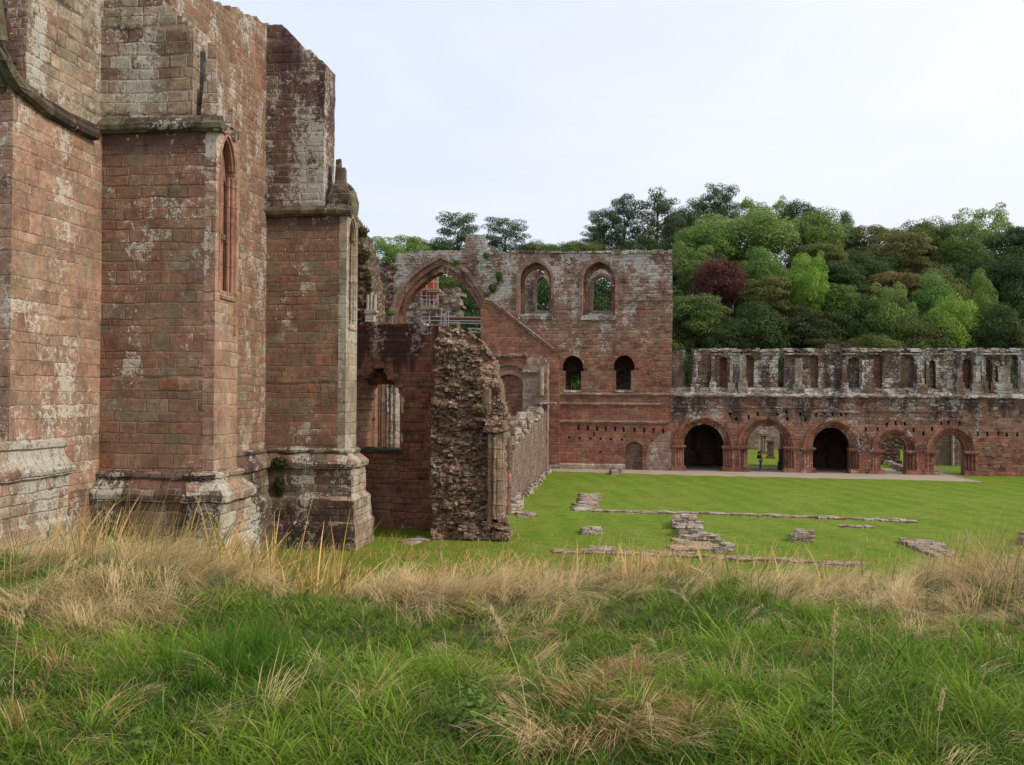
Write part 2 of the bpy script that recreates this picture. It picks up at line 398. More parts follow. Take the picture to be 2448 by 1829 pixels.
M_plinth = stone('stained_plinth', [(.12, .06, .045), (.16, .075, .055), (.20, .15, .11), (.10, .065, .05), (.23, .16, .12)], .33, .6, (.50, .55), (.65, .7), (0, 4), green=.45, seed=.2, bump=1.0)
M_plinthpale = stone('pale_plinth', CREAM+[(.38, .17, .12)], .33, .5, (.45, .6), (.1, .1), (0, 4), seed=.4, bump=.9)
M_string = stone('mossy_string_course', [(.14, .11, .075), (.11, .085, .05), (.18, .14, .10)], .6, .9, (.3, .3), (.7, .7), (0, 20), green=.8, bump=1.0)
M_moulded = stone('moulded_red_sandstone', [(.30, .145, .10), (.275, .13, .088), (.32, .175, .12)], .9, 3.0, (.12, .2), (.1, .1), (4, 14), mortar=.25, green=.1)
M_shaftpale = stone('pale_shaft_stone', [(.31, .25, .19), (.34, .28, .21), (.26, .20, .15)], .5, 3.0, (.6, .5), (.1, .1), (0, 14), mortar=.5, green=.25)
M_midwall = stone('chapel_wall_sandstone', [(.27, .115, .08), (.30, .13, .09), (.25, .13, .098), (.27, .17, .125), (.29, .12, .08)], .31, .6, (.3, .35), (.3, 1.05), (5.5, 10.5), seed=.6, dcol=(.042, .020, .022), lcol=(.5, .42, .4), green=.1, bump=.9)
M_rub = rubble('wall_core_rubble', [(.34, .215, .155), (.28, .17, .12), (.39, .28, .21), (.24, .145, .10), (.35, .195, .14)], 4.4, .42, dk=.1)
M_rubdark = rubble('far_wall_core', [(.17, .085, .065), (.22, .13, .10), (.13, .075, .06), (.24, .17, .14)], 2.6, .25)
M_rubgreen = rubble('overgrown_core', [(.20, .13, .09), (.16, .11, .07), (.25, .18, .12)], 3.2, .3, green=.6)
M_tower = stone('tower_sandstone', RED, .30, .62, (.22, .66), (.30, .60), (8.5, 16.0), upper=GREYS, lcol=(.48, .44, .42), dcol=(.06, .036, .036), green=.25, seed=.5, bump=1.0, mortar=.55)
M_redlow = stone('red_gable_sandstone', [(.255, .098, .066), (.23, .088, .06), (.29, .125, .085), (.22, .105, .075), (.26, .14, .10)], .30, .6, (.15, .25), (.25, .35), (4, 14), green=.08, seed=.25, bump=.8)
M_archwall = stone('arch_wall_lichened', GREYS, .26, .5, (.72, .8), (.5, .5), (10, 20), lcol=(.46, .43, .40), green=.2, seed=.8, bump=1.0)
M_archband = stone('arch_moulding', [(.25, .14, .11), (.21, .12, .10), (.28, .18, .14)], .45, 3, (.2, .3), (.4, .5), (5, 17), mortar=.3, bump=.7)
M_arclow = stone('arcade_red_sandstone', [(.29, .105, .07), (.25, .085, .058), (.33, .14, .09), (.22, .12, .09), (.27, .17, .125)], .30, .6, (.12, .55), (.25, .75), (2.2, 6.0), upper=GREYS, green=.35, seed=.15, bump=1.1, lcol=(.46, .42, .38))
M_arcup = stone('dormitory_wall_weathered', [(.17, .10, .082), (.14, .075, .064), (.20, .13, .10), (.13, .08, .068)], .28, .5, (.48, .52), (.6, .65), (0, 10), lcol=(.62, .59, .55), dcol=(.045, .028, .03), green=.35, seed=.35, bump=1.1, lsc=1.5)
M_pinkshaft = stone('weathered_shaft', [(.30, .20, .145), (.27, .165, .12), (.33, .24, .18)], .5, 3, (.42, .42), (.5, .5), (0, 14), green=.5, bump=1.0)
M_pilaster = stone('lichened_pilaster', [(.30, .26, .22), (.24, .16, .13), (.34, .30, .26)], .3, .6, (.60, .60), (.5, .5), (0, 10), lsc=1.5, lcol=(.52, .49, .46), seed=.45, bump=1.0)
M_ledge = stone('lichened_ledge', [(.2, .14, .11), (.26, .2, .16)], .3, .5, (.66, .66), (.6, .6), (0, 10), lsc=1.6, lcol=(.58, .54, .50), dcol=(.04, .03, .03), bump=1.2)
M_pier = stone('red_arch_stone', [(.27, .11, .075), (.24, .09, .06), (.30, .135, .09), (.27, .15, .11)], .42, .5, (.3, .4), (.5, .6), (0, 6), mortar=.4, green=.1, seed=.55, bump=.9)
M_grip = stone('grey_patched_stone', [(.27, .19, .155), (.25, .155, .12), (.30, .22, .18)], .3, .6, (.35, .35), (.3, .3), (0, 5), mortar=.3, bump=.7)
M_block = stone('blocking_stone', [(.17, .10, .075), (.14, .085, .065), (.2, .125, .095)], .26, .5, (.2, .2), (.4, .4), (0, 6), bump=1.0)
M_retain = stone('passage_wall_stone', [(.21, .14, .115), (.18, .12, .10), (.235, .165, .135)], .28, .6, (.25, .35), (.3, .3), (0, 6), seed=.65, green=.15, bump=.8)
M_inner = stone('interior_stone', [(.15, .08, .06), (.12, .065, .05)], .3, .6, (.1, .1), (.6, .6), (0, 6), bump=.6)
M_found = stone('foundation_stone', [(.38, .29, .22), (.32, .23, .17), (.43, .34, .26), (.27, .19, .145)], .16, .45, (.6, .6), (.25, .25), (-1, 3), lcol=(.55, .49, .42), green=.3, bump=1.2, lsc=1.3)
M_foundred = stone('red_foundation_stone', [(.40, .26, .18), (.36, .25, .18), (.44, .31, .22)], .2, .5, (.35, .35), (.3, .3), (-1, 3), green=.3, bump=1.2)
M_leaf = leafmat('foliage'); M_bark = plain('bark', (.11, .085, .065), .95, .4, 6)
M_steel = plain('galvanised_tube', (.36, .37, .39), .5, .15, 5, .3); M_plank = plain('scaffold_board', (.30, .22, .15), .9, .25)
M_sheet = plain('red_cladding', (.40, .075, .05), .7, .15, 2); M_beam = plain('maroon_beam', (.14, .03, .03), .7)
# ---------------------------------------------------------------- ruined church wall with buttresses
XW, XB = -15.3, -11.8
def yb(px, Z): return AT(px, 900, Z).y
YB2, YB3 = yb(512, 28.8), yb(812, 42.25)
WF = Fr((XW, 0), (0, 1))                      # church wall face, looks right
abbey = thing('church_ruin', (XW, YB2, 0), 'tall ruined church wall with deep buttresses, filling the left side', 'ruin')
mb = MB()
top = WF.qs([(150, -330), (300, -200), (420, -80), (500, -4), (530, 12), (560, 20), (592, 36), (615, 42), (640, 60), (655, 62)])
ul = WF.q(71, 100)[0]; ll = WF.q(25, 500)[0]; zs = 14.15; zp = 4.0
top[0] = (ul, top[0][1])
uend = YB3+9
out = [(ul, zs)] + jag(top, .45, .10, 3) + [(uend, top[-1][1]-.5), (uend, zs)]
mb.gwall(WF, out, d0=.12, d1=2.2, cell=.22)
mb.build('upper_wall', M_wallspeck, abbey, .035, .9)
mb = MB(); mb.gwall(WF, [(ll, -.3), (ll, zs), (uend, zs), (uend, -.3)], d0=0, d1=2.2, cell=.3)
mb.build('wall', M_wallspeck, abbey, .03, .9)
mb = MB(); mb.gwall(WF, [(ll, 3.7), (ll, 22), (YB2+.2, 22), (YB2+.2, 3.7)], d0=-.02, d1=.3, cell=.3)
# smoother skin between the window and the buttress: cream above the string, warm brown below
mb2 = MB(); mb2.gwall(WF, [(ul, zs), (ul, 23), (YB2+.1, 23), (YB2+.1, zs)], d0=.09, d1=.3, cell=.3)
mb2.build('upper_facing', M_cream, abbey, .02, 1.1)
mb = MB(); mb.gwall(WF, [(ll, 3.7), (ll, zs), (YB2+.1, zs), (YB2+.1, 3.7)], d0=-.04, d1=.3, cell=.3)
mb.build('lower_facing', M_wallred, abbey, .02, 1.1)
PROF = [(-.3, .66), (.98, .66), (1.08, .62), (1.15, .56), (2.05, .54), (2.2, .40), (2.3, .36), (3.3, .34), (3.36, .46), (3.55, .48), (3.66, .40), (3.9, .13), (4.0, .10), (4.0, .16), (4.1, .17), (4.17, .05)]
def offs(prof, rel=0.0): return [(-o, z) for z, o in prof] + [(.3, prof[-1][0]), (.3, prof[0][0])]
mb = MB(); mb.sweep(WF, YB2+1.5, YB3+.3, offs(PROF), seg=.3); mb.sweep(WF, YB3+1.5, YB3+8, offs(PROF), seg=.5)
mb.build('plinth', M_plinth, abbey, .06, 1.6)
STR = [(.05, 13.98), (-.10, 13.98), (-.20, 14.08), (-.22, 14.2), (-.05, 14.42), (.05, 14.42)]
mb = MB(); hood = [WF.w(*WF.q(x, y, -.12), -.12) for x, y in [(228, 322), (214, 314), (160, 290), (112, 262), (70, 228), (44, 205), (26, 178), (10, 140), (0, 100), (-8, 40), (-12, -20)]]
mb.tube(hood, .17, .17, 8); mb.tube([p+Vector((.0, 0, .16)) for p in hood], .12, .1, 8)
mb.tube([WF.w(*WF.q(x, y, .25), .25) for x, y in [(30, 238), (18, 225), (6, 205), (-6, 170), (-16, 120)]], .16, .16, 8)
mb.build('hood_mould', M_string, abbey, .05, 2.0)
mb = MB(); mb.tube([WF.w(*WF.q(x, y, .45), .45) for x, y in [(26, 150), (20, 90), (12, 50), (4, 20), (-4, -10)]], .13, .13, 10)
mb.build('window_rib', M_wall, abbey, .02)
# projecting block under the window on the far left
xL = XW+.35; uL = WF.q(36, 1150, -.35)[0]; uR = WF.q(172, 1150, -.35)[0]
mb = MB(); mb.loft(XW-.3, xL-.3, uL-2.0, uR-.1, [(-.3, .26), (3.0, .26), (3.1, .16), (4.2, .16), (4.25, .26), (4.4, .3), (4.75, .12), (4.95, .08), (5.0, .14), (5.12, .14), (5.2, .02)], .3)
mb.build('window_plinth', M_plinthpale, abbey, .035, 1.7)
def buttress(Y, nm, front_mat, right_mat, up_mat, uppoly, n, niche=True):
    b = MB(); w = 1.72; F = Fr((0, Y), (1, 0)); E = Fr((XB, 0), (0, 1))
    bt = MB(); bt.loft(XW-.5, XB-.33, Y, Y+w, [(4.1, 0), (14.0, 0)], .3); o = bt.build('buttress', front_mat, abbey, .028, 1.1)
    if True:                                   # end face with its tall niche
        za, zbm = (14.05, 9.45)
        hole = arch(Y+.30, Y+1.34, zbm, 13.1, za, 12, True, .5)
        e = MB(); e.panel(E, [(Y, 4.1), (Y, 14.3), (Y+w, 14.3), (Y+w, 4.1)], [hole], 0.0, .34); e.build('end_face', right_mat, o)
        q = MB(); q.panel(E, hole, (), .27, .33); q.build('niche', M_moulded, o)
        s_ = MB()
        for du, d, r in ((.27, .0, .04), (1.22, .14, .06), (1.34, .07, .055), (1.44, .0, .06), (1.54, .02, .045)):
            s_.tube([E.w(Y+du, z, d) for z in (8.2 if du > 1 else 9.4, 10, 11, 12, 12.9)], r, r, 8)
        for k, (gr, dd) in enumerate(((.0, -.03), (.09, .03))):
            s_.band(E, arch(Y+.30+gr, Y+1.34-gr, None, 13.1, za-gr, 12, True, .5), arch(Y+.22+gr, Y+1.43-gr, None, 13.1, za+.1-gr, 12, True, .5), dd, dd+.12)
        s_.build('niche_moulding', M_moulded if n == 2 else M_shaftpale, o, .008, 3)
        c_ = MB(); c_.loft(XB-.3, XB-.12, Y+.5, Y+.85, [(10.75, -.1), (10.95, 0), (11.0, .05), (11.12, .06), (11.15, 0)], .1); c_.build('niche_bracket', M_string, o, .01)
        sl = MB(); sl.sweep(E, Y+.36, Y+1.45, [(.3, 9.2), (-.05, 9.2), (-.07, 9.28), (.3, 9.55)], seg=.3); sl.build('niche_sill', M_wallred, o, .01)
    st = MB()
    A = Fr((0, Y), (1, 0)); st.sweep(A, XW, XB+.2, STR, seg=.3); st.sweep(Fr((XB, 0), (0, 1)), Y-.18, Y+.22, STR, seg=.2)
    led = MB(); st.loft(XB-1.0, XB+.02, Y, Y+w, [(14.0, 0), (14.35, -.02), (14.5, -.15)], .3)
    st.build('string_course', M_string, o, .05, 1.8)
    pl = MB(); pl.loft(XW-.5, XB, Y, Y+w, PROF, .28)
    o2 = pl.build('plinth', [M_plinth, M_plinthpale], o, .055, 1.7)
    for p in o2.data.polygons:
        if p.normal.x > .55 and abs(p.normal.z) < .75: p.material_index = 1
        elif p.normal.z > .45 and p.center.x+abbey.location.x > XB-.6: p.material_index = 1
    # upper stage
    X2 = XB-.75
    up = MB(); up.gwall(F, [F.q(x, y) for x, y in uppoly], d0=.08, d1=1.6, cell=.16)
    o3 = up.build('upper_buttress', up_mat, o, .04, 1.3)
    return o
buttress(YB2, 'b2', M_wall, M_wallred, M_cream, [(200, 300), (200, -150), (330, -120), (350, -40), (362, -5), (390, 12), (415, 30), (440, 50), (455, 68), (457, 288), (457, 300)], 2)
# weathered slope stub and broken pinnacle on the ledge
mb = MB(); mb.box((XB-.40, YB2+.65, 14.95), .5, .7, 1.2, .1, taper=.25); mb.box((XB-.46, YB2+.7, 16.1), .26, .4, 1.3, .3, tilt=.05, taper=.1); mb.box((XB-.15, YB2+1.3, 14.7), .25, .35, .6, .2, taper=.3)
mb.build('pinnacle_stump', M_cream, abbey, .05, 2)
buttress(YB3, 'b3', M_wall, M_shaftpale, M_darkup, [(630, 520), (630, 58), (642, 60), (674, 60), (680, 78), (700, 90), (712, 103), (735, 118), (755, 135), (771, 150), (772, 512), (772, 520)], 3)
mb = MB()
E = Fr((XB-.75, 0), (0, 1))
mb.box((XB-.55, YB3+.9, 15.3), .45, .8, 1.7, .1, taper=.2); mb.box((XB-.62, YB3+.9, 16.2), .32, .6, .8, .15, taper=.25)
mb.loft(XB-.7, XB-.12, YB3+.3, YB3+1.72, [(14.3, .12), (14.9, .14), (15.3, 0.02), (15.6, -.16)], .2)
mb.build('pinnacle_stump', M_string, abbey, .09, 1.8)
# broken rubble end of the church wall beyond the last buttress
RF = Fr((0, YB3+9.5), (1, 0))
mb = MB()
def rel(u, z): return .30*MN.fractal(Vector((u*1.6, z*2.6, 3.3)), .9, 2.1, 3)+.12*MN.noise(Vector((u*5, z*7, 1)))
mb.gwall(RF, RF.qs([(800, 800), (800, 470), (838, 520), (846, 545), (862, 558), (868, 590), (880, 618), (882, 650), (890, 690), (893, 730), (888, 800)]), d0=0, d1=2.5, cell=.14, rel=rel)
mb.build('broken_end', M_rubgreen, abbey, .07, 3)
mb = MB()
for i, (x0, x1) in enumerate(((876, 883), (884, 891), (892, 899))):
    c = RF.q((x0+x1)/2, 770, -.5)[0]
    mb.tube([RF.w(c, RF.q(880, y, -.5)[1], -.5) for y in (745, 720, 704-6*(i == 1))], .10, .09, 8)
c0 = RF.q(888, 745, -.5); mb.box(RF.w(c0[0], c0[1]-.02, -.5), .62, .5, .14); mb.box(RF.w(c0[0]-.05, c0[1]-.35, -.45), .45, .5, .5); mb.box(RF.w(c0[0]-.05, c0[1]-.85, -.4), .5, .6, .5)
tag(mb.build('shaft_fragment', M_shaftpale, None, .02), 'pale broken cluster of shafts with its capital, standing on the dark chapel wall', 'stone fragment')
# ---------------------------------------------------------------- dark chapel wall with broken window
MF = Fr(tuple(G(888, 1259).xy), tuple((G(1042, 1270)-G(888, 1259)).xy))
ch = thing('chapel_wall', MF.w(0, 0), 'dark stained wall with a broken window and a rubble end, beside the tall buttresses', 'ruin')
win = [(846, 1074), (846, 1000), (850, 985), (858, 950), (862, 935), (864, 912), (868, 906), (879, 903), (880, 895), (890, 893), (891, 880), (917, 880), (918, 890), (933, 905), (948, 915), (951, 930), (960, 942), (969, 951), (965, 975), (958, 1000), (961, 1040), (963, 1074)]
mb = MB(); o_ = [(800, 1300), (800, 772), (850, 770), (900, 772), (960, 771), (1000, 774), (1035, 777), (1050, 782), (1056, 800), (1052, 900), (1052, 1300)]
mb.gwall(MF, MF.qs(o_), [MF.qs(win)], 0, 1.5, .14, rel=lambda u, z: .03*MN.noise(Vector((u*2, z*6, 0))))
mb.build('wall', M_midwall, ch, .03, 1.5)
mb = MB()                                     # rows of projecting blocks, raw patch and ledge around the window
rn = random.Random(4)
for (x, y) in [(975, 945), (1000, 945), (1015, 948), (980, 965), (1010, 965), (975, 1000), (1000, 1000), (970, 1020), (995, 1020), (1010, 1020), (975, 1045), (1000, 1045), (968, 1065), (1000, 1067), (1005, 1090), (975, 1092), (990, 1112), (1015, 1112), (985, 1135), (1010, 1135), (990, 1160), (960, 1160), (860, 890), (905, 872), (940, 900), (955, 918)]:
    u, z = MF.q(x, y, -.03); mb.box(MF.w(u, z, .05), rn.uniform(.45, .62), .25, .33, math.atan2(MF.U.y, MF.U.x))
mb.build('proud_blocks', M_redlow, ch, .02, 2)
mb = MB(); mb.sweep(MF, MF.q(842, 1076)[0], MF.q(965, 1076)[0], [(1.2, MF.q(900, 1078)[1]), (-.1, MF.q(900, 1078)[1]-.05), (-.1, MF.q(900, 1078)[1]+.08), (1.2, MF.q(900, 1078)[1]+.12)], seg=.3)
mb.build('sill', M_string, ch, .03)
mb = MB()                                     # inner arch of the window head
mb.panel(MF, MF.qs([(846, 1000), (846, 870), (970, 870), (970, 960), (952, 930), (946, 922), (930, 919), (905, 918), (880, 919), (866, 926), (862, 940), (860, 1000)], 0.5), (), .5, 1.45)
mb.build('window_head', M_inner, ch, .03)
# rubble core
mb = MB(); RFr = Fr(tuple(G(1060, 1290).xy), tuple((G(1205, 1292)-G(1060, 1290)).xy))
rpoly = [(1046, 1295), (1044, 1000), (1047, 780), (1070, 780), (1095, 786), (1118, 791), (1132, 806), (1150, 812), (1163, 838), (1180, 870), (1181, 890), (1191, 908), (1196, 940), (1198, 955), (1206, 975), (1212, 1000), (1202, 1015), (1204, 1045), (1203, 1240), (1203, 1296)]
def rel2(u, z):
    return .34*MN.fractal(Vector((u*1.1, z*1.9, 9.3)), .8, 2.1, 4)+.15*abs(MN.noise(Vector((u*4, z*6.5, 4))))+.16*max(0, .5-abs(u-.5)*.3)-.05*z
mb.gwall(RFr, RFr.qs([(x-(14 if x < 1060 and y > 790 else 0), y) for x, y in rpoly]), (), 0, 3.2, .085, rel=rel2, jit=.8)
mb.build('rubble_core', M_rub, ch, .06, 4)
mb = MB(); rn = random.Random(11)              # stones sticking out of the core
us = [RFr.q(x, 1100)[0] for x in (1058, 1195)]
for _ in range(720):
    px = rn.uniform(1036, 1196); py = rn.uniform((800 if px < 1060 else 830) if px < 1150 else 960, 1270); u, z = RFr.q(px, py)
    d = -rel2(u, z)
    mb.box(RFr.w(u, z, d-.02), rn.uniform(.10, .34), rn.uniform(.12, .3), rn.uniform(.06, .15), rn.uniform(-.6, .6), tilt=rn.uniform(-.3, .3), taper=rn.uniform(0, .3))
mb.build('core_stones', M_rub, ch, .05, 4)
def shaft(px, y0, y1, r, d, mat, nm='shaft', fr=RFr, parent=ch):
    if mat is M_shaftpale and parent is ch: mat = M_pinkshaft
    b = MB(); u = fr.q(px, (y0+y1)/2, d)[0]; z0 = fr.q(px, y0, d)[1]; z1 = fr.q(px, y1, d)[1]
    k = max(2, int(abs(z1-z0)/.4)); b.tube([fr.w(u, z0+(z1-z0)*i/k, d) for i in range(k+1)], r, r, 10); return b.build(nm, mat, parent, .05 if parent is ch else .025, 2.2)
for a in ((1164, 985, 930, .2, -.2), (1172, 1250, 1020, .12, -.22)):
    shaft(*a, M_shaftpale)
for a in ((1191, 1240, 1035, .22, -.25), (1182, 1240, 1045, .09, -.4), (1200, 1240, 1040, .08, -.3)): shaft(*a, M_pinkshaft)
for px in (1212, ): shaft(px, 1230, 1130, .2, 4.0, M_pier); shaft(px, 1125, 1045, .24, 4.0, M_block)
mb = MB()
for px, y, sx, sy, sz in ((1060, 962, .9, .7, .13), (1075, 968, .5, .5, .2), (1190, 1022, 1.6, 1.2, .35), (1175, 1005, 1.3, 1.0, .3), (1200, 1243, .9, .6, .22), (1185, 1255, 1.2, .7, .3), (1186, 1280, 1.3, .8, .5), (1120, 1270, 1.4, .6, .6), (1190, 1182, .35, .4, .25)):
    u, z = RFr.q(px, y, -.2)
    for _k in range(6): mb.box(RFr.w(u+rn.uniform(-.35, .35)*sx, z+rn.uniform(-.4, .4)*sz, -.15+rn.uniform(-.1, .2)), sx*rn.uniform(.25, .5), sy*.6, sz*rn.uniform(.4, .8), rn.uniform(-.3, .3), taper=.15)
mb.build('ledge_stones', M_rub, ch, .07, 2.2)
# pier of clustered shafts seen through the window
PF = Fr(tuple(G(905, 1180).xy), (1, 0))
pc = thing('clustered_pier', PF.w(0, 0), 'brown clustered-shaft pier seen through the broken window of the dark wall', 'pier')
mb = MB(); uL, uR = PF.q(895, 1000)[0], PF.q(960, 1000)[0]; mb.loft(PF.w(uL, 0).x, PF.w(uR, 0).x, PF.p.y, PF.p.y+1.5, [(0, 0), (8.4, 0)], .5)
mb.build('core', M_inner, pc)
for k, px in enumerate((908, 914, 920, 926, 931, 936, 941, 946, 951)):
    shaft(px, 1120, 905, .19 if k in (0, 2) else .12, -.05-.1*(k % 2), M_archband if k < 3 else M_pinkshaft, 'shaft', PF, pc)
mb = MB(); a, b_ = PF.q(864, 1000, -1)[0], PF.q(896, 1000, -1)[0]
mb.panel(PF, [(a, 0), (a, 9), (b_, 9), (b_, 0)], (), -1, 0); mb.sweep(PF, PF.q(880, 1000, -1.2)[0], PF.q(897, 1000, -1.2)[0], [(-1.25, 5.0), (-1.25, 9), (-1, 9), (-1, 4.8)])
tag(mb.build('jamb_pier', M_moulded), 'pink jamb standing just inside the broken window, left of the clustered pier', 'pier')
# ---------------------------------------------------------------- south gable tower and crossing arch
FF = Fr(tuple(G(1310, 1120).xy), tuple((G(2330, 1137)-G(1310, 1120)).xy))
tw = thing('gable_tower', FF.w(0, 0), 'flat-topped ruined gable block with two pointed windows above two round ones', 'ruin')
def Q(px, py, d=0.0): return FF.q(px, py, d)
def AR(xl, xr, ybm, ys, yc, d=0.0, **k):
    ul, ur = Q(xl, ys, d)[0], Q(xr, ys, d)[0]
    return arch(ul, ur, None if ybm is None else Q((xl+xr)/2, ybm, d)[1], Q(xl, ys, d)[1], Q((xl+xr)/2, yc, d)[1], **k)
W1 = AR(1243, 1318, 753, 668, 627, pointed=True, k=.35); W2 = AR(1393, 1471, 755, 672, 625, pointed=True, k=.35)
def keyhole(xl, xr, jl, jr, yb_, ys, yc):
    a = AR(xl, xr, None, ys, yc); zs_ = Q(xl, ys+8)[1]; zb_ = Q(xl, yb_)[1]
    return [(Q(jl, ys)[0], zb_), (Q(jl, ys)[0], zs_), (Q(xl, ys)[0], zs_)] + a + [(Q(xr, ys)[0], zs_), (Q(jr, ys)[0], zs_), (Q(jr, ys)[0], zb_)]
L1 = keyhole(1344, 1395, 1351, 1389, 932, 879, 850); L2 = keyhole(1467, 1517, 1472, 1509, 932, 877, 849)
toppx = [(1208, 606), (1250, 604), (1300, 602), (1360, 602), (1420, 601), (1480, 601), (1540, 600), (1575, 598), (1598, 602), (1607, 612)]
zstr = Q(1450, 962)[1]
mb = MB(); ot = [Q(1168, 960), Q(1168, 720), Q(1190, 690), Q(1205, 650)] + jag(FF.qs(toppx), .5, .07, 5) + [Q(1608, 720), (Q(1606, 720)[0], zstr)]
ot[0] = (ot[0][0], zstr)
mb.panel(FF, ot, [W1, W2, L1, L2], 0, 1.35)
rn = random.Random(3)
for _ in range(330):
    px = rn.uniform(1180, 1600); py = rn.uniform(612, 950)
    if any(abs(px-c) < 56 and a < py < b for c, a, b in ((1281, 600, 765), (1432, 600, 765), (1370, 830, 945), (1491, 830, 945))): continue
    if py > 720 + (px-1165)*.72 or px > 1345 or py < 700:
        u, z = Q(px, py); mb.box(FF.w(u, z, .02), rn.uniform(.2, .6), rn.uniform(.06, .16), rn.uniform(.1, .22), math.atan2(FF.U.y, FF.U.x))
mb.build('wall', M_tower, tw, .03, 1.2)
# lower wall: thin skin with putlog holes over a solid backing
holes = []
def hb(x, y, w, h): a = Q(x-w/2, y+h/2); b = Q(x+w/2, y-h/2); return [(a[0], a[1]), (b[0], a[1]), (b[0], b[1]), (a[0], b[1])]
for x in (200, 440, 512, 588, 655, 730, 797, 882, 958, 1033, 1110): holes.append(hb(1250+x/3.307, 900+(372+(x-200)*.042+22)/3.307, 5.5, 12))
for x in (195, 285, 367, 448, 533, 613, 697, 782): holes.append(hb(1250+x/3.307, 900+(478+(x-195)*.036)/3.307, 5.5, 5.5))
holes += [hb(1325.6, 1078, 3.5, 7), hb(1435, 1081, 4.5, 5), hb(1420, 1037.7, 4, 12), hb(1594, 1070, 3, 3), hb(1561, 1054, 6, 6)]
door = AR(1495, 1536, 1124, 1068, 1056); holes.append(door)
mb = MB(); ul_, ur_ = Q(1168, 1100)[0], Q(1606, 1100)[0]
mb.panel(FF, [(ul_, -.3), (ul_, zstr), (ur_, zstr), (ur_, -.3)], holes, 0, .35); mb.build('lower_wall', M_redlow, tw, .03, 1.3)
mb = MB(); mb.panel(FF, [(ul_, -.3), (ul_, zstr), (ur_, zstr), (ur_, -.3)], (), .35, 1.35); mb.build('wall_core', M_block, tw)
mb = MB(); mb.panel(FF, FF.qs([(1545, 1125), (1545, 1085), (1552, 1062), (1566, 1050), (1580, 1038), (1604, 1030), (1605, 1125)]), (), -.04, .1); mb.build('patched_facing', M_grip, tw, .03)
mb = MB()
for y, xa, xb in ((943, 1300, 1606), (966, 1278, 1583), (1009, 1307, 1599)):
    mb = MB(); za = Q(1450, y)[1]; mb.sweep(FF, Q(xa, y)[0], Q(xb, y)[0], [(.05, za-.14), (-.12, za-.10), (-.16, za+.03), (-.10, za+.10), (.05, za+.16)], seg=.6); mb.build('string_course', M_archband, tw, .05, 1.5)
mb = MB(); za = Q(1560, 718)[1]; mb.sweep(FF, Q(1506, 718)[0], Q(1609, 718)[0], [(.05, za-.1), (-.1, za-.06), (-.1, za+.05), (.05, za+.12)])
mb.build('string_course', M_archband, tw, .05, 1.5)
mb = MB(); mb.sweep(FF, Q(1310, 1115)[0], Q(1494, 1115)[0], [(.05, -.2), (-.25, -.2), (-.25, .38), (-.12, .5), (.05, .5)], seg=.4); mb.build('plinth', M_found, tw, .06, 2)
mb = MB(); n = 40
for i in range(n):
    u = Q(1223, 604)[0]+(Q(1606, 600)[0]-Q(1223, 604)[0])*(i+.5)/n; z = Q(1223+383*(i+.5)/n, 602)[1]
    mb.box(FF.w(u, z, .65), 1.02*(Q(1606, 600)[0]-Q(1223, 604)[0])/n, 1.5+rn.uniform(-.1, .15), rn.uniform(.12, .2) if i < 24 else rn.uniform(.1, .45))
mb.build('coping', M_ledge, tw, .05, 2)
def wframe(hl, op, d0, d1, nm, mat):
    b = MB(); k = min(len(hl), len(op)); b.band(FF, op[1:-1] if len(op) > len(hl) else op, hl, d0, d1); return b.build(nm, mat, tw, .012, 2)
for (xl, xr, yb_, ys, yc, hl, hr, hy, ilx, irx) in ((1243, 1318, 753, 668, 627, 1235, 1324, 618, 1251, 1311), (1393, 1471, 755, 672, 625, 1385, 1478, 617, 1405, 1462)):
    f = MB(); f.band(FF, AR(xl, xr, yb_, ys, yc, pointed=True, k=.35), AR(hl, hr, yb_, ys, hy, pointed=True, k=.35), -.1, .12); fr_ = f.build('window_surround', M_archband, tw, .02, 2)
    f = MB(); f.band(FF, AR(ilx, irx, yb_, ys, yc+13, pointed=True, k=.35), AR(xl-1, xr+1, yb_, ys, yc-1, pointed=True, k=.35), .75, 1.3); f.build('inner_jamb', M_pier, fr_, .02, 2)
    f = MB(); z_ = Q(xl, yb_)[1]; f.sweep(FF, Q(xl-4, yb_)[0], Q(xr+3, yb_)[0], [(1.3, z_-.15), (-.12, z_-.4), (-.12, z_-.02), (1.3, z_+.28)], seg=.3); f.build('window_sill', M_ledge, fr_, .03, 2)
for (xl, xr, ys, yc, hl, hr, hy) in ((1344, 1395, 885, 850, 1332, 1406, 838), (1467, 1517, 884, 849, 1453, 1530, 838)):
    f = MB(); f.band(FF, AR(xl, xr, None, ys-4, yc, n=16), AR(hl, hr, None, ys-4, hy, n=16), -.12, .05); wa_ = f.build('window_arch', M_redlow, tw, .03, 2)
    f = MB(); z_ = Q(xl, 935)[1]; f.sweep(FF, Q(xl+3, 935)[0], Q(xr-3, 935)[0], [(1.2, z_-.05), (-.1, z_-.1), (-.1, z_+.1), (1.2, z_+.12)], seg=.3); f.build('window_sill', M_ledge, wa_, .03, 2)
f = MB(); f.panel(FF, door, (), .27, .34); f.build('blocked_doorway', M_block, tw, .02)
f = MB(); f.band(FF, AR(1495, 1536, None, 1070, 1056), AR(1490, 1541, None, 1070, 1050), -.03, .1); f.build('door_arch', M_redlow, tw, .02)
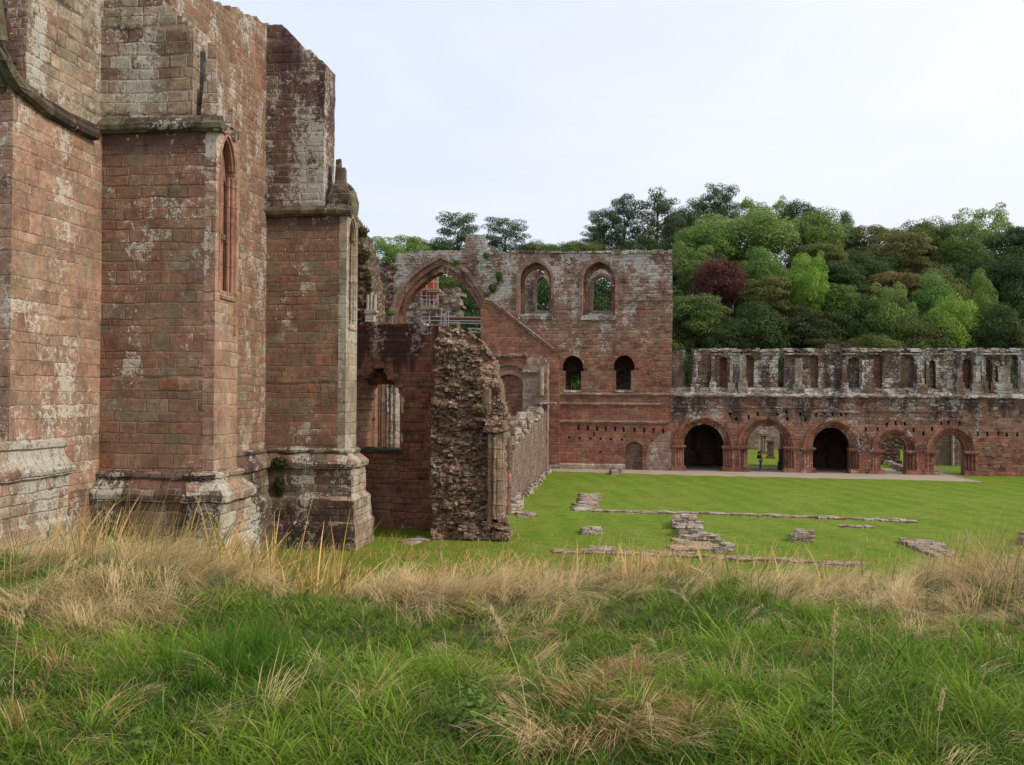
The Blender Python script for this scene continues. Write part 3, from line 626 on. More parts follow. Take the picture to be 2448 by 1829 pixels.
# back wall with smaller pointed openings, side wall, flat slab added to darken lower windows
BD = 6.4; BF = Fr(tuple((FF.p-FF.N*BD).xy), tuple(FF.U.xy))
def BQ(px, py): return BF.q(px, py)
def BA(xl, xr, yb_, ys, yc, **k): return arch(BQ(xl, ys)[0], BQ(xr, ys)[0], BQ(xl, yb_)[1], BQ(xl, ys)[1], BQ((xl+xr)/2, yc)[1], **k)
bw1 = BA(1281, 1313, 742, 690, 662, pointed=True, k=.3); bw2 = BA(1417, 1463, 742, 685, 660, pointed=True, k=.3); bw3 = [BQ(1364, 940), BQ(1364, 905), BQ(1386, 893), BQ(1388, 940)]
mb = MB(); o5 = [(BQ(1225, 1000)[0], 0)] + jag(BF.qs([(1225, 645), (1262, 640), (1275, 628), (1292, 648), (1320, 650), (1385, 640), (1400, 648), (1415, 640), (1432, 632), (1440, 644), (1462, 652), (1520, 650), (1600, 648)]), .35, .3, 8) + [(BQ(1600, 1000)[0], 0)]
mb.panel(BF, o5, [bw1, bw2, bw3], 0, 1.1)
mb.build('back_wall', M_archwall, tw, .05, 1.5)
for nm, bw, g in (('w1', (1281, 1313, 742, 690, 662), 7), ('w2', (1417, 1463, 742, 685, 660), 7)):
    f = MB(); xl, xr, yb_, ys, yc = bw; f.band(BF, BA(xl, xr, yb_, ys, yc, pointed=True, k=.3), BA(xl-g, xr+g, yb_, ys, yc-g, pointed=True, k=.3), -.15, .5); f.build('back_window_arch', M_archband, tw, .02)
mb = MB(); zf = Q(1450, 800)[1]; a, b_ = Q(1200, 800)[0], Q(1606, 800)[0]
mb.panel(FF, [(a, zf), (b_, zf), (b_, zf+.5), (a, zf+.5)], (), 1.3, BD+.05); mb.build('vault_shade_slab', M_inner, tw)
mb = MB(); SF = Fr(tuple(FF.w(b_-.9, 0, 1.3).xy), tuple((-FF.N).xy))
mb.panel(SF, [(0, 0), (BD, 0), (BD, 13.5), (0, 13.5)], (), .0, .9); mb.build('side_wall', M_tower, tw)
mb = MB(); ia = [FF.w(*Q(x, y, 3), 3) for x, y in ((1330, 945), (1352, 905), (1375, 885), (1400, 877), (1440, 885))]
mb.panel(Fr(tuple((FF.p-FF.N*3).xy), tuple(FF.U.xy)), [Q(x, y, 3) for x, y in ((1325, 950), (1350, 912), (1372, 893), (1395, 884), (1400, 884), (1455, 902), (1470, 890), (1500, 880), (1530, 890), (1535, 840), (1325, 840))], (), 0, .8); mb.build('vault_rib', M_inner, tw)
# roofline scar, gabled red wall and blocked arch to the left
gb = thing('lean_to_gable', FF.w(Q(1200, 1000)[0], 0), 'red wall below a sloping roof scar with a blocked pointed arch', 'ruin')
mb = MB(); gp = FF.qs([(1150, 1120), (1150, 735), (1163, 722), (1172, 722), (1200, 746), (1240, 775), (1280, 803), (1325, 838), (1338, 862), (1338, 1120)])
niche = AR(1186, 1250, 1060, 915, 894, pointed=True, k=.6)
mb.panel(FF, gp, [niche], -.25, .1); mb.build('wall', M_redlow, gb, .03, 1.3)
mb = MB(); mb.panel(FF, niche, (), .04, .09); mb.build('blocked_arch', stone('blocking_red', [(.19, .06, .05), (.22, .07, .055)], .3, .6, (.05, .05), (.5, .1), (4, 8), bump=.7), gb)
mb = MB(); mb.band(FF, AR(1186, 1250, None, 915, 894, pointed=True, k=.6), AR(1179, 1257, None, 915, 885, pointed=True, k=.6), -.36, -.2); mb.band(FF, AR(1180, 1256, None, 895, 872, pointed=True, k=.6), AR(1177, 1259, None, 893, 868, pointed=True, k=.6), -.33, -.2); mb.build('arch_moulding', M_archband, gb, .015)
mb = MB(); pts = [(1160, 716), (1175, 720), (1200, 738), (1240, 769), (1280, 800), (1322, 833), (1328, 836)]
mb.tube([FF.w(*Q(x, y, -.35), -.32) for x, y in pts], .12, .12, 6); mb.tube([FF.w(*Q(x, y+5, -.3), -.27) for x, y in pts], .12, .12, 6); mb.build('roof_scar', M_archband, gb, .04, 2)
za = Q(1200, 850)[1]; mb = MB(); mb.sweep(FF, Q(1165, 850)[0], Q(1262, 850)[0], [(.1, za-.2), (-.4, za-.15), (-.45, za), (-.35, za+.12), (.1, za+.2)], seg=.25); mb.build('broken_ledge', M_rub, gb, .12, 3)
# pale pier in front of the gable
pp = thing('pale_pier', FF.w(Q(1280, 1000)[0], 0, -3), 'tall pale lichened pier with a corner shaft, left of the round windows', 'pier')
PD = -2.6; Pf = Fr(tuple((FF.p-FF.N*PD).xy), tuple(FF.U.xy))
mb = MB(); mb.gwall(Pf, Pf.qs([(1250, 1125), (1250, 900), (1252, 878), (1258, 870), (1258, 853), (1280, 850), (1300, 853), (1306, 862), (1307, 880), (1307, 1125)]), (), 0, 1.5, .15); mb.build('core', M_grip, pp, .06, 2)
mb = MB(); mb.tube([Pf.w(*Pf.q(1295, y, -.15), -.15) for y in (945, 920, 900, 878)], .2, .2, 8); mb.build('shaft', M_shaftpale, pp, .02)
mb = MB(); mb.tube([Pf.w(*Pf.q(1294, y, -.12), -.12) for y in (1122, 1080, 1040, 1000, 966)], .24, .2, 10); mb.tube([Pf.w(*Pf.q(1302, y, -.05), -.05) for y in (1122, 1060, 1000, 966)], .16, .14, 10); mb.build('lower_shaft', M_pier, pp, .02)
za = Pf.q(1285, 888)[1]; zb_ = Pf.q(1285, 964)[1]; mb = MB(); mb.sweep(Pf, Pf.q(1250, 888)[0], Pf.q(1292, 888)[0], [(.3, za-.08), (-.2, za-.08), (-.2, za+.06), (.3, za+.1)], seg=.3); mb.build('string_course', M_ledge, pp, .03); mb = MB(); mb.sweep(Pf, Pf.q(1280, 964)[0], Pf.q(1330, 964)[0], [(.3, zb_-.12), (-.3, zb_-.08), (-.3, zb_+.05), (.3, zb_+.1)], seg=.3); mb.build('string_course', M_ledge, pp, .03)
# crossing arch
ca = thing('crossing_arch', FF.w(Q(1050, 1000)[0], 0), 'great pointed arch in a lichened wall topped by a turret stump', 'arch')
inner = FF.qs([(952, 860), (952, 790), (957, 750), (968, 722), (985, 697), (1005, 677), (1026, 661), (1051, 648), (1076, 657), (1097, 672), (1118, 694), (1136, 720), (1149, 748), (1155, 780), (1156, 860)])
outer = FF.qs([(936, 860), (936, 790), (940, 745), (950, 712), (967, 684), (988, 660), (1017, 638), (1053, 618), (1084, 630), (1110, 650), (1131, 674), (1149, 704), (1161, 738), (1166, 780), (1167, 860)])
mid = [((a[0]+b[0])/2, (a[1]+b[1])/2) for a, b in zip(inner, outer)]
tp = [(945, 605), (1000, 600), (1050, 598), (1112, 598), (1113, 566), (1122, 562), (1152, 562), (1160, 572), (1160, 598), (1180, 590), (1190, 600), (1205, 602), (1212, 606)]
mb = MB(); o6 = [Q(880, 860), Q(880, 636), Q(900, 630), Q(944, 628)] + jag(FF.qs(tp), .4, .12, 9) + [Q(1212, 700), Q(1170, 740), Q(1170, 860)]
mb.panel(FF, o6, [outer[::-1]], 0, 1.0)
rn = random.Random(8)
for _ in range(260):
    px = rn.uniform(885, 1208); py = rn.uniform(608, 700); 
    if (px < 940 and py > 640) or py < 640+abs(px-1051)*.5 - 25 and px > 945:
        if ((px-1051)/118)**2+((py-800)/182)**2 < 1: continue
        u, z = Q(px, py); mb.box(FF.w(u, z, .02), rn.uniform(.2, .5), rn.uniform(.08, .3), rn.uniform(.1, .25), math.atan2(FF.U.y, FF.U.x))
mb.build('wall', M_archwall, ca, .05, 1.5)
mb = MB(); mb.band(FF, mid, outer, .22, 1.2); mb.band(FF, outer, [((a[0]-b[0])*1.06+b[0], (a[1]-b[1])*1.05+b[1]) for a, b in zip(outer, [Q(1051, 860)]*15)], -.12, .1); mb.build('outer_order', M_archband, ca, .02, 2)
mb = MB(); mb.band(FF, inner, mid, .5, 2.0); mb.build('inner_order', M_pier, ca, .02, 2)
mb = MB(); mb.gwall(FF, FF.qs([(888, 790), (888, 632), (900, 628), (946, 630), (940, 700), (934, 730), (934, 790)]), (), -.15, .2, .16, rel=lambda u, z: .2*MN.fractal(Vector((u*1.5, z*3, 2)), .8, 2, 3)); mb.build('rubble_haunch', M_rubdark, ca, .08, 3)
# ruin, red cladding and scaffold seen through the arch
fr2 = Fr(tuple(AT(1000, 900, 106).xy), tuple(FF.U.xy))
mb = MB(); mb.gwall(fr2, fr2.qs([(950, 900), (950, 720), (985, 700), (1000, 690), (1060, 700), (1058, 688), (1078, 690), (1085, 688), (1097, 697), (1106, 705), (1098, 720), (1104, 735), (1092, 760), (1090, 900)]), (), 0, 2, .3, rel=lambda u, z: .2*MN.noise(Vector((u, z*2, 0))))
tag(mb.build('distant_ruin', rubble('distant_masonry', [(.33, .24, .19), (.27, .18, .14), (.36, .29, .24)], 1.6, .4)), 'pale broken masonry seen through the great pointed arch', 'ruin')
fr3 = Fr(tuple(AT(1000, 900, 104).xy), tuple(FF.U.xy))
sc_ = thing('scaffold', fr3.w(0, 0), 'steel scaffold with boarded decks and red cladding seen through the great arch', 'scaffolding')
mb = MB()
for xa, xb in ((970, 983), (985, 994), (996, 1008)):
    mb.panel(fr3, fr3.qs([(xa, 703-(1008-xa)*.05), (xa, 655), (xb, 655), (xb, 712-(1008-xb)*.35)]), (), 0, .3)
mb.panel(fr3, fr3.qs([(1008, 712), (1008, 662), (1040, 666), (1040, 722)]), (), .5, .8)
mb.build('cladding', M_sheet, sc_)
mb = MB()
for x in (984, 995, 1007): mb.panel(fr3, fr3.qs([(x-.7, 708), (x-.7, 655), (x+.7, 655), (x+.7, 708)]), (), -.1, 0)
for x in (1000, 990): 
    for y in range(665, 705, 5): mb.box(fr3.w(*fr3.q(x, y, -.05), -.03), .2, .1, .1)
mb.build('cladding_frame', M_steel, sc_)
mb = MB()
for x, ya, yb_ in ((1008, 775, 665), (1020, 740, 662), (1027, 775, 690), (1037, 745, 664), (1047, 730, 660), (1055, 770, 740), (1066, 782, 745), (1072, 782, 745), (1062, 780, 748), (1044, 760, 730)):
    mb.tube([fr3.w(*fr3.q(x, y, -.4), -.4) for y in (ya, yb_)], .05, .05, 6)
for xa, xb, ya, yb_ in ((1005, 1050, 665, 665), (1005, 1050, 674, 674), (1005, 1048, 707, 708), (1005, 1048, 717, 718), (1008, 1165, 757, 759), (1008, 1165, 766, 768), (1050, 1165, 772, 774), (1118, 1165, 785, 786), (1118, 1165, 794, 795), (1038, 1048, 728, 700), (1120, 1132, 786, 794), (1132, 1144, 794, 786), (1144, 1156, 786, 794)):
    mb.tube([fr3.w(*fr3.q(xa, ya, -.4), -.4), fr3.w(*fr3.q(xb, yb_, -.4), -.4)], .05, .05, 6)
mb.build('tubes', M_steel, sc_)
mb = MB()
for xa, xb, y, h in ((1010, 1050, 690, 4), (1022, 1052, 695, 3), (1005, 1035, 731, 9), (1030, 1054, 736, 4)):
    a = fr3.q(xa, y, -.6); b_ = fr3.q(xb, y, -.6); mb = MB(); mb.panel(fr3, [(a[0], a[1]), (b_[0], b_[1]), (b_[0], b_[1]-h*.043), (a[0], a[1]-h*.043)], (), -.7, .4)
    mb.build('deck', M_plank, sc_)
mb = MB(); a = fr3.q(1030, 758, .3); b_ = fr3.q(1170, 760, .3); mb.panel(fr3, [(a[0], a[1]), (b_[0], b_[1]), (b_[0], b_[1]-.45), (a[0], a[1]-.45)], (), .2, .6); mb.build('beam', M_beam, sc_)
# ---------------------------------------------------------------- passage wall running back on the left of the lawn
pN, pF = G(1219, 1212), G(1306, 1124); PW = Fr(tuple(pN.xy), tuple((pF-pN).xy)); Lw = (pF-pN).length
pw = thing('passage_wall', PW.w(0, 0), 'low sloping-topped wall running back from the rubble end to the gable, on the left edge of the lawn', 'wall')
zt = [PW.q(1221, 1085)[1], PW.q(1245, 1050)[1], PW.q(1268, 1024)[1], PW.q(1292, 1000)[1]]
mb = MB(); mb.gwall(PW, [(0, -.2), (0, zt[0]), (PW.q(1245, 1050)[0], zt[1]), (PW.q(1268, 1024)[0], zt[2]), (Lw, zt[3]+.3), (Lw, -.2)], (), 0, 1.2, .3); mb.build('wall', M_retain, pw, .03)
mb = MB(); rn = random.Random(21)
for i in range(170):
    t = rn.random()**1.4; u = t*Lw; zt_ = np.interp(u, [0, PW.q(1245, 1050)[0], PW.q(1268, 1024)[0], Lw], [zt[0], zt[1], zt[2], zt[3]+.3])
    mb.box(PW.w(u, zt_+rn.uniform(-.1, .55)*(1.0), rn.uniform(.2, 1.6)), rn.uniform(.3, .8), rn.uniform(.3, .7), rn.uniform(.15, .4), rn.uniform(0, 3), taper=.2)
mb.build('broken_top', M_found, pw, .08, 2.5)
mb = MB()
for i in range(60):
    u = rn.uniform(0, Lw); mb.box(PW.w(u, .05, -rn.uniform(.05, .5)), rn.uniform(.2, .5), rn.uniform(.2, .5), rn.uniform(.15, .3), rn.uniform(0, 3), taper=.3)
for x, y, s_ in ((1222, 1185, .9), (1228, 1198, .8), (1236, 1205, .6), (1226, 1215, .7), (1238, 1195, .5)):
    g = G(x, y+12); mb.box((g.x, g.y, .25), s_*1.2, s_, .5, rn.uniform(0, 1), taper=.15)
mb.build('footing_stones', M_found, pw, .09, 2.5)
# ---------------------------------------------------------------- cloister arcade range
ar = thing('cloister_range', FF.w(Q(1900, 1100)[0], 0), 'long two-storey red ruin with five round-headed arches below slit windows', 'ruin')
ANG = math.atan2(FF.U.y, FF.U.x)
ARC = [  # outer l, r, crown; spring y; opening l, r, crown ; base y
    (1611, 1755, 992, 1065, 1640, 1730, 1019, 1120, 'closed'), (1764, 1903, 994, 1067, 1779, 1886, 1012, 1126, 'open'),
    (1920, 2059, 999, 1071, 1925, 2040, 1016, 1128, 'closed'), (2083, 2196, 1019, 1076, 2097, 2185, 1034, 1133, 'open'), (2214, 2337, 1016, 1078, 2224, 2324, 1030, 1138, 'open')]
zl = Q(2000, 948)[1]; ztop = Q(2000, 838)[1]; U0 = Q(1603, 1000)[0]; U1 = Q(2620, 1000)[0]
holes = []
for (ol, orr, oc, ys, il, ir, ic, yb_, k) in ARC:
    holes.append(arch(Q(ol+6, ys)[0], Q(orr-6, ys)[0], -.05, Q(ol, ys)[1], Q((ol+orr)/2, oc+6)[1], 20))
small = []
for x, y in [(1650, 1004), (1632, 1010), (1712, 1000), (1688, 996), (1760, 1003), (1790, 998), (1812, 990), (1858, 988), (1882, 1002), (1925, 1004), (1858, 996), (1970, 988), (1990, 990), (2011, 991), (2023, 988), (2033, 1009), (2050, 1025), (2070, 1027), (2098, 1026), (2120, 1015), (2141, 1012), (2164, 1014), (2184, 1028), (2208, 1037), (2228, 1025), (2250, 1011), (2268, 1010), (2295, 1011), (2338, 1038), (2361, 1038), (2387, 1037), (2407, 1039), (2432, 1039), (1951, 992), (1913, 990), (1840, 984), (1880, 985), (1700, 988), (1745, 988)]:
    a = Q(x-2.6, y+5); b_ = Q(x+2.6, y-5); bad = False
    for (ol, orr, oc, ys, *_r) in ARC:
        c = (ol+orr)/2; w_ = (orr-ol)/2+2
        if abs(x-c) < w_+2 and y+5 > oc-2 and ((abs(x-c)-3)/w_)**2+max(0, (ys-y-5)/(ys-oc))**2 < 1.02: bad = True
    for s_ in small:
        if abs(s_[0]-x) < 7 and abs(s_[1]-y) < 11: bad = True
    if not bad: holes.append([a, (b_[0], a[1]), b_, (a[0], b_[1])]); small.append((x, y))
mb = MB(); poly = [(U0, -.1)]
poly = [(U0, -.1), (U1, -.1), (U1, zl), (U0, zl)]
lo, hi = [], []
for h in holes[:5]: lo.append(h)
# build the lower wall: outline walks round the arch openings so that they reach the ground
outl = [(U0, -.1)]
for h in holes[:5]: outl += [(h[0][0], -.1)] + h[1:-1] + [(h[-1][0], -.1)]
outl += [(U1, -.1), (U1, zl), (U0, zl)]
mb.panel(FF, outl, holes[5:], 0, .55)
rn = random.Random(5)
for _ in range(420):
    px = rn.uniform(1612, 2446); py = rn.uniform(955, 1125 if px > 2350 else 1010)
    if any(o[0]-4 < px < o[1]+4 and py > o[2]-8 for o in ARC): continue
    u, z = Q(px, py); mb.box(FF.w(u, z, .03), rn.uniform(.2, .6), rn.uniform(.1, .24), rn.uniform(.1, .24), ANG)
mb.build('lower_wall', M_arclow, ar, .035, 1.3)
bk = [(U0, -.1)]
for (ol, orr, oc, ys, il, ir, ic, yb_, k) in ARC:
    h = arch(Q(ol+6, ys)[0]+.6, Q(orr-6, ys)[0]-.6, None, Q(ol, ys)[1], Q((ol+orr)/2, oc+6)[1]-.55, 20); bk += [(h[0][0], -.1)] + h + [(h[-1][0], -.1)]
bk += [(U1, -.1), (U1, zl), (U0, zl)]
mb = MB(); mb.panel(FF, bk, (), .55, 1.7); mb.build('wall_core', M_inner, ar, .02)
for (ol, orr, oc, ys, il, ir, ic, yb_, kind) in ARC:
    ul, ur, zs_, zc = Q(ol, ys)[0], Q(orr, ys)[0], Q(ol, ys)[1], Q((ol+orr)/2, oc)[1]; zc0 = zc
    mb = MB(); steps = [(-.14, 0.0, .28), (-.02, .26, .42), (.18, .40, .62), (.42, .60, .86)]
    for (d, a, b_) in steps:
        mb.band(FF, arch(ul+b_, ur-b_, None, zs_, zc-b_*.95, 24), arch(ul+a, ur-a, None, zs_, zc-a*.95, 24), d, d+.45)
    n = 22
    for i in range(n):
        t = math.pi*(i+.5)/n; cu, w_ = (ul+ur)/2, (ur-ul)/2-.33
        mb.box(FF.w(cu-w_*math.cos(t), zs_+(zc-.33-zs_)*math.sin(t), -.02), .10, .16, .12, ANG)
    ao = mb.build('arch', M_pier, ar, .03, 2.2)
    # jambs: clustered shafts each side with capital band and base
    for sgn, ue in ((1, ul), (-1, ur)):
        j = MB()
        for (d, o_, r) in ((.02, .12, .13), (.16, .36, .12), (.36, .56, .12), (.58, .76, .12)):
            u = ue+sgn*o_; j.tube([FF.w(u, z, d) for z in np.linspace(.35, zs_-.15, 5)], r, r, 8)
        c = ue+sgn*.45
        for (za, zb2, ex) in ((-.1, .22, .22), (.22, .38, .12), (zs_-.22, zs_-.1, .08), (zs_-.1, zs_+.02, .18)):
            j.panel(FF, [(c-.5-ex, za), (c+.5+ex*.6, za), (c+.5+ex*.6, zb2), (c-.5-ex, zb2)] if sgn > 0 else [(c-.5-ex*.6, za), (c+.5+ex, za), (c+.5+ex, zb2), (c-.5-ex*.6, zb2)], (), -.12-ex*.6, 1.0)
        j.panel(FF, [(ue+sgn*a_, z_) for a_, z_ in ((.3, 0), (.3, zs_), (.88, zs_), (.88, 0))], (), .62, 1.65)
        j.build('jamb', M_pier, ao, .025, 2.2)
    if kind == 'closed':
        r = MB(); a, b_ = ul-.1, ur+.1
        for (uu0, uu1, z0, z1, da, db) in ((a-.4, a, 0, zc+.6, 1.7, 7), (b_, b_+.4, 0, zc+.6, 1.7, 7), (a-.4, b_+.4, 0, zc+.6, 7, 7.4), (a-.4, b_+.4, zc+.2, zc+.6, 1.5, 7.2)):
            r.panel(FF, [(uu0, z0), (uu1, z0), (uu1, z1), (uu0, z1)], (), da, db)
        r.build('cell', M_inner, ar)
# passage behind the second arch
o = ARC[1]; ul, ur = Q(o[0], 1067)[0], Q(o[1], 1067)[0]; zc = Q(1834, 994)[1]
mb = MB()
for (uu0, uu1, z0, z1, da, db) in ((ur-.3, ur+.6, 0, 4.9, 1.7, 9.5), (ul-.9, ul-.5, 0, 4.9, 1.7, 6), (ul-.9, ur+.6, 4.75, 5.2, 1.5, 6)):
    mb.panel(FF, [(uu0, z0), (uu1, z0), (uu1, z1), (uu0, z1)], (), da, db)
mb.box(FF.w(ur-.6, .9, 4.2), .7, .7, 1.8, ANG); mb.box(FF.w(ur-.7, .35, 3.2), .9, .8, .7, ANG)
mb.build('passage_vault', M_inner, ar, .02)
# trefoil panel between arches 3 and 4, strings, ledge
mb = MB(); mb.band(FF, AR(2061, 2076, None, 1050, 1040, pointed=True, k=.6), AR(2058, 2079, None, 1050, 1034, pointed=True, k=.6), -.08, .1)
for x in (2060, 2077): mb.tube([FF.w(*Q(x, y, -.03), -.03) for y in (1074, 1050)], .07, .07, 6)
mb.build('blind_arch', M_pier, ar, .015)
M_blk2 = stone('dim_blocking', [(.19, .11, .088), (.23, .13, .10)], .28, .5, (.4, .4), (.5, .5), (0, 10), bump=.8)
for xa, xb, y, o_ in ((1603, 1760, 975, .08), (1760, 1950, 974, .08), (1955, 2060, 984, .1), (2060, 2290, 980, .14)):
    z_ = Q(1900, y)[1]; mb = MB(); mb.sweep(FF, Q(xa, y)[0], Q(xb, y)[0], [(.1, z_-.08), (-o_, z_-.05), (-o_, z_+.05), (.1, z_+.1)], seg=.4)
    mb.build('string_course', M_arclow, ar, .06, 1.5)
mb = MB(); mb.sweep(FF, U0, U1, [(.3, zl-.14), (-.22, zl-.08), (-.28, zl+.05), (-.12, zl+.22), (.35, zl+.75), (1.6, zl+.75), (1.6, zl-.14)], seg=.35)
for _ in range(330):
    u = rn.uniform(U0, Q(2455, 950)[0]); z_ = zl+rn.uniform(-.02, .55); mb.box(FF.w(u, z_, (z_-zl)*.7-.16), rn.uniform(.15, .6), .25, rn.uniform(.08, .2), ANG+rn.uniform(-.2, .2), taper=.2)
mb.build('ledge', M_ledge, ar, .10, 2.5)
# upper (dormitory) wall : thick, with deep window recesses and pilasters
def slit(x0, x1, y0, y1): a = Q(x0, y1); b_ = Q(x1, y0); return [a, (b_[0], a[1]), b_, ((a[0]+b_[0])/2, b_[1]+.18), (a[0], b_[1])]
SL = [(1720, 1740, 858, 928, 0), (1785, 1803, 856, 924, 0), (1861, 1876, 856, 926, 1), (1938, 1957, 852, 930, 0), (2029, 2057, 858, 935, 0), (2090, 2110, 852, 926, 0), (2156, 2188, 856, 936, 0), (2224, 2240, 864, 928, 0), (2302, 2324, 862, 934, 0), (2357, 2371, 862, 930, 0), (2421, 2438, 852, 930, 1), (2470, 2490, 852, 930, 0), (2530, 2550, 852, 930, 0)]
hs = [slit(a, b_, c, d) for a, b_, c, d, _ in SL]
mb = MB(); z1 = zl+.3
topl = [(Q(1603, 840)[0], Q(1603, 838)[1]), (Q(1638, 838)[0], Q(1638, 836)[1]), (Q(1639, 838)[0], Q(1640, 925)[1]), (Q(1652, 838)[0], Q(1652, 925)[1]), (Q(1653, 838)[0], Q(1653, 838)[1])] + jag([(Q(1660, 838)[0], ztop), (Q(1690, 838)[0], ztop+.1), (Q(1740, 838)[0], ztop+.05), (Q(1900, 838)[0], ztop+.12), (Q(1976, 838)[0], ztop+.08), (Q(1979, 824)[0], ztop+.6), (Q(2010, 824)[0], ztop+.5), (Q(2013, 836)[0], ztop+.08), (Q(2200, 838)[0], ztop), (U1, ztop)], .45, .05, 12)
mb.panel(FF, [(U0, z1)] + topl + [(U1, z1)], hs, .35, 1.3)
for _ in range(520):
    px = rn.uniform(1655, 2446); py = rn.uniform(845, 935)
    if any(a-4 < px < b_+4 for a, b_, c, d, _ in SL): continue
    u, z_ = Q(px, py); mb.box(FF.w(u, z_, .38), rn.uniform(.15, .45), rn.uniform(.08, .26), rn.uniform(.08, .2), ANG)
mb.build('upper_wall', M_arcup, ar, .05, 1.6)
for (a, b_, c, d, op) in SL:
    p = Q(a-3, d+4); q = Q(b_+3, c-4)
    if not op: mb = MB(); mb.panel(FF, [(p[0], p[1]), (q[0], p[1]), (q[0], q[1]), (p[0], q[1])], (), (.85, 1.1, .75)[int(a) % 3], 1.3); mb.build('window_blocking', M_blk2 if a not in (2090, 2302, 2421, 1720) else M_redlow, ar, .03)
for xa, xb, y0, y1 in ((1655, 1668, 848, 945), (1700, 1708, 846, 940), (1744, 1752, 850, 942), (1768, 1783, 848, 938), (1900, 1918, 857, 946), (2013, 2024, 866, 938), (2060, 2077, 861, 946), (2078, 2088, 858, 940), (2192, 2210, 870, 946), (2213, 2220, 862, 940), (2288, 2301, 862, 942), (2326, 2344, 874, 946), (2346, 2356, 860, 940), (2386, 2414, 876, 946), (2372, 2378, 860, 936), (2440, 2452, 862, 946)):
    mb = MB(); a = Q(xa, y1, .1); b_ = Q(xb, y0, .1); mb.gwall(FF, [(a[0], a[1]), (a[0], b_[1]), (b_[0], b_[1]), (b_[0], a[1])], (), .0, .4, .22)
    mb.gwall(FF, [(a[0]-.15, a[1]-.1), (a[0]-.05, a[1]+1.0), (b_[0]+.05, a[1]+1.0), (b_[0]+.15, a[1]-.1)], (), -.12, .3, .2)
    mb.build('pilaster', M_pilaster if xa % 3 == 1 else M_arcup, ar, .06, 2)
mb = MB()
for i in range(230):
    u = rn.uniform(Q(1656, 838)[0], U1); mb.box(FF.w(u, ztop+rn.uniform(-.05, .14), rn.uniform(.3, 1.2)), rn.uniform(.3, .9), rn.uniform(.3, .6), rn.uniform(.1, .22), ANG, taper=.1)
for i in range(60):
    u = rn.uniform(Q(1700, 838)[0], U1); mb.box(FF.w(u, ztop-.28, .3), rn.uniform(.3, .8), .3, .12, ANG)
mb.build('coping', M_ledge, ar, .06, 2)
# courtyard behind the arcade
def blk(name, x0, x1, yt, yb_, th, mat, label, cat, cell=.2):
    g = G((x0+x1)/2, yb_); f = Fr(tuple(g.xy), tuple(FF.U.xy)); b = MB()
    p = f.qs([(x0, yb_), (x0, yt), (x1, yt), (x1, yb_)]); b.gwall(f, [(p[0][0], 0), p[1], p[2], (p[3][0], 0)], (), 0, th, cell); return tag(b.build(name, mat, None, .05, 2), label, cat)
yard = blk('yard_wall', 1740, 2010, 1022, 1076, 1.0, M_grip, 'pale ruined wall at the back of the courtyard, seen through the second arch from the left', 'wall', .3)
cs_ = thing('column_stump', G(1826, 1085), 'taller clustered column stump in the courtyard beside the walker', 'column')
g = G(1826, 1085); mb = MB(); mb.box((g.x, g.y, .15), 1.0, 1.0, .3, .4); mb.build('base', M_inner, cs_, .03)
mb = MB(); mb.loft(g.x-.22, g.x+.22, g.y-.22, g.y+.22, [(.3, .02), (2.1, 0)], .3)
for k in range(6):
    a = k*math.pi/3; mb.tube([(g.x+.26*math.cos(a), g.y+.26*math.sin(a), z) for z in (.25, 1.2, 2.1)], .12, .12, 8)
mb.build('shaft', M_grip, cs_, .02); mb = MB(); mb.box((g.x, g.y, 2.2), .9, .9, .25, .2, taper=-.1); mb.build('capital', M_grip, cs_, .03)
cs2 = thing('column_stump', G(1842, 1096), 'shorter thick column stump in the courtyard, right of the clustered one', 'column')
g = G(1842, 1096); mb = MB(); mb.loft(g.x-.3, g.x+.3, g.y-.3, g.y+.3, [(0, .15), (.2, .12), (.25, 0), (1.75, 0)], .2); mb.build('shaft', M_inner, cs2, .04)
mb = MB(); mb.box((g.x, g.y, 1.82), .75, .75, .16, .1); mb.build('capital', M_inner, cs2, .03)
w_ = Fr(tuple(G(2130, 1111).xy), tuple(FF.U.xy)); mb = MB()
mb.gwall(w_, [(a, max(0, b_)) for a, b_ in w_.qs([(2070, 1112), (2070, 1000), (2150, 1000), (2162, 1030), (2160, 1062), (2152, 1075), (2155, 1112)])], (), 0, 1.2, .2); tag(mb.build('yard_wall', M_rubdark, None, .06, 2), 'broken grey wall filling the left of the fourth arch', 'wall')
w_ = Fr(tuple(G(2260, 1113).xy), tuple(FF.U.xy)); mb = MB()
mb.gwall(w_, [(a, max(0, b_)) for a, b_ in w_.qs([(2195, 1113), (2195, 1000), (2440, 990), (2440, 1113)])], (), 0, 1.2, .25); tag(mb.build('yard_wall', M_retain, None, .05, 2), 'ruined back wall with a pale strip seen through the fifth arch', 'wall')
u_ = w_.q(2277, 1080)[0]; mb = MB(); mb.tube([w_.w(u_, z, -.1) for z in (0, 1.5, 3, 4.5)], .14, .14, 8); tag(mb.build('shaft_fragment', M_shaftpale, None, .02), 'slender pale shaft against the wall inside the fifth arch', 'stone fragment')
a, b_ = G(2115, 1108), G(2160, 1127)
for k in range(6):
    p = a.lerp(b_, k/5); mb = MB(); mb.box((p.x, p.y, .22), 1.0, .7, .42, .8+.3*k, taper=.2)
    tag(mb.build('fallen_stone', M_found, None, .1, 2, origin=(p.x, p.y, 0)), 'stone in the line of fallen stones inside the fourth arch', 'stone', 'line of fallen stones inside the fourth arch')
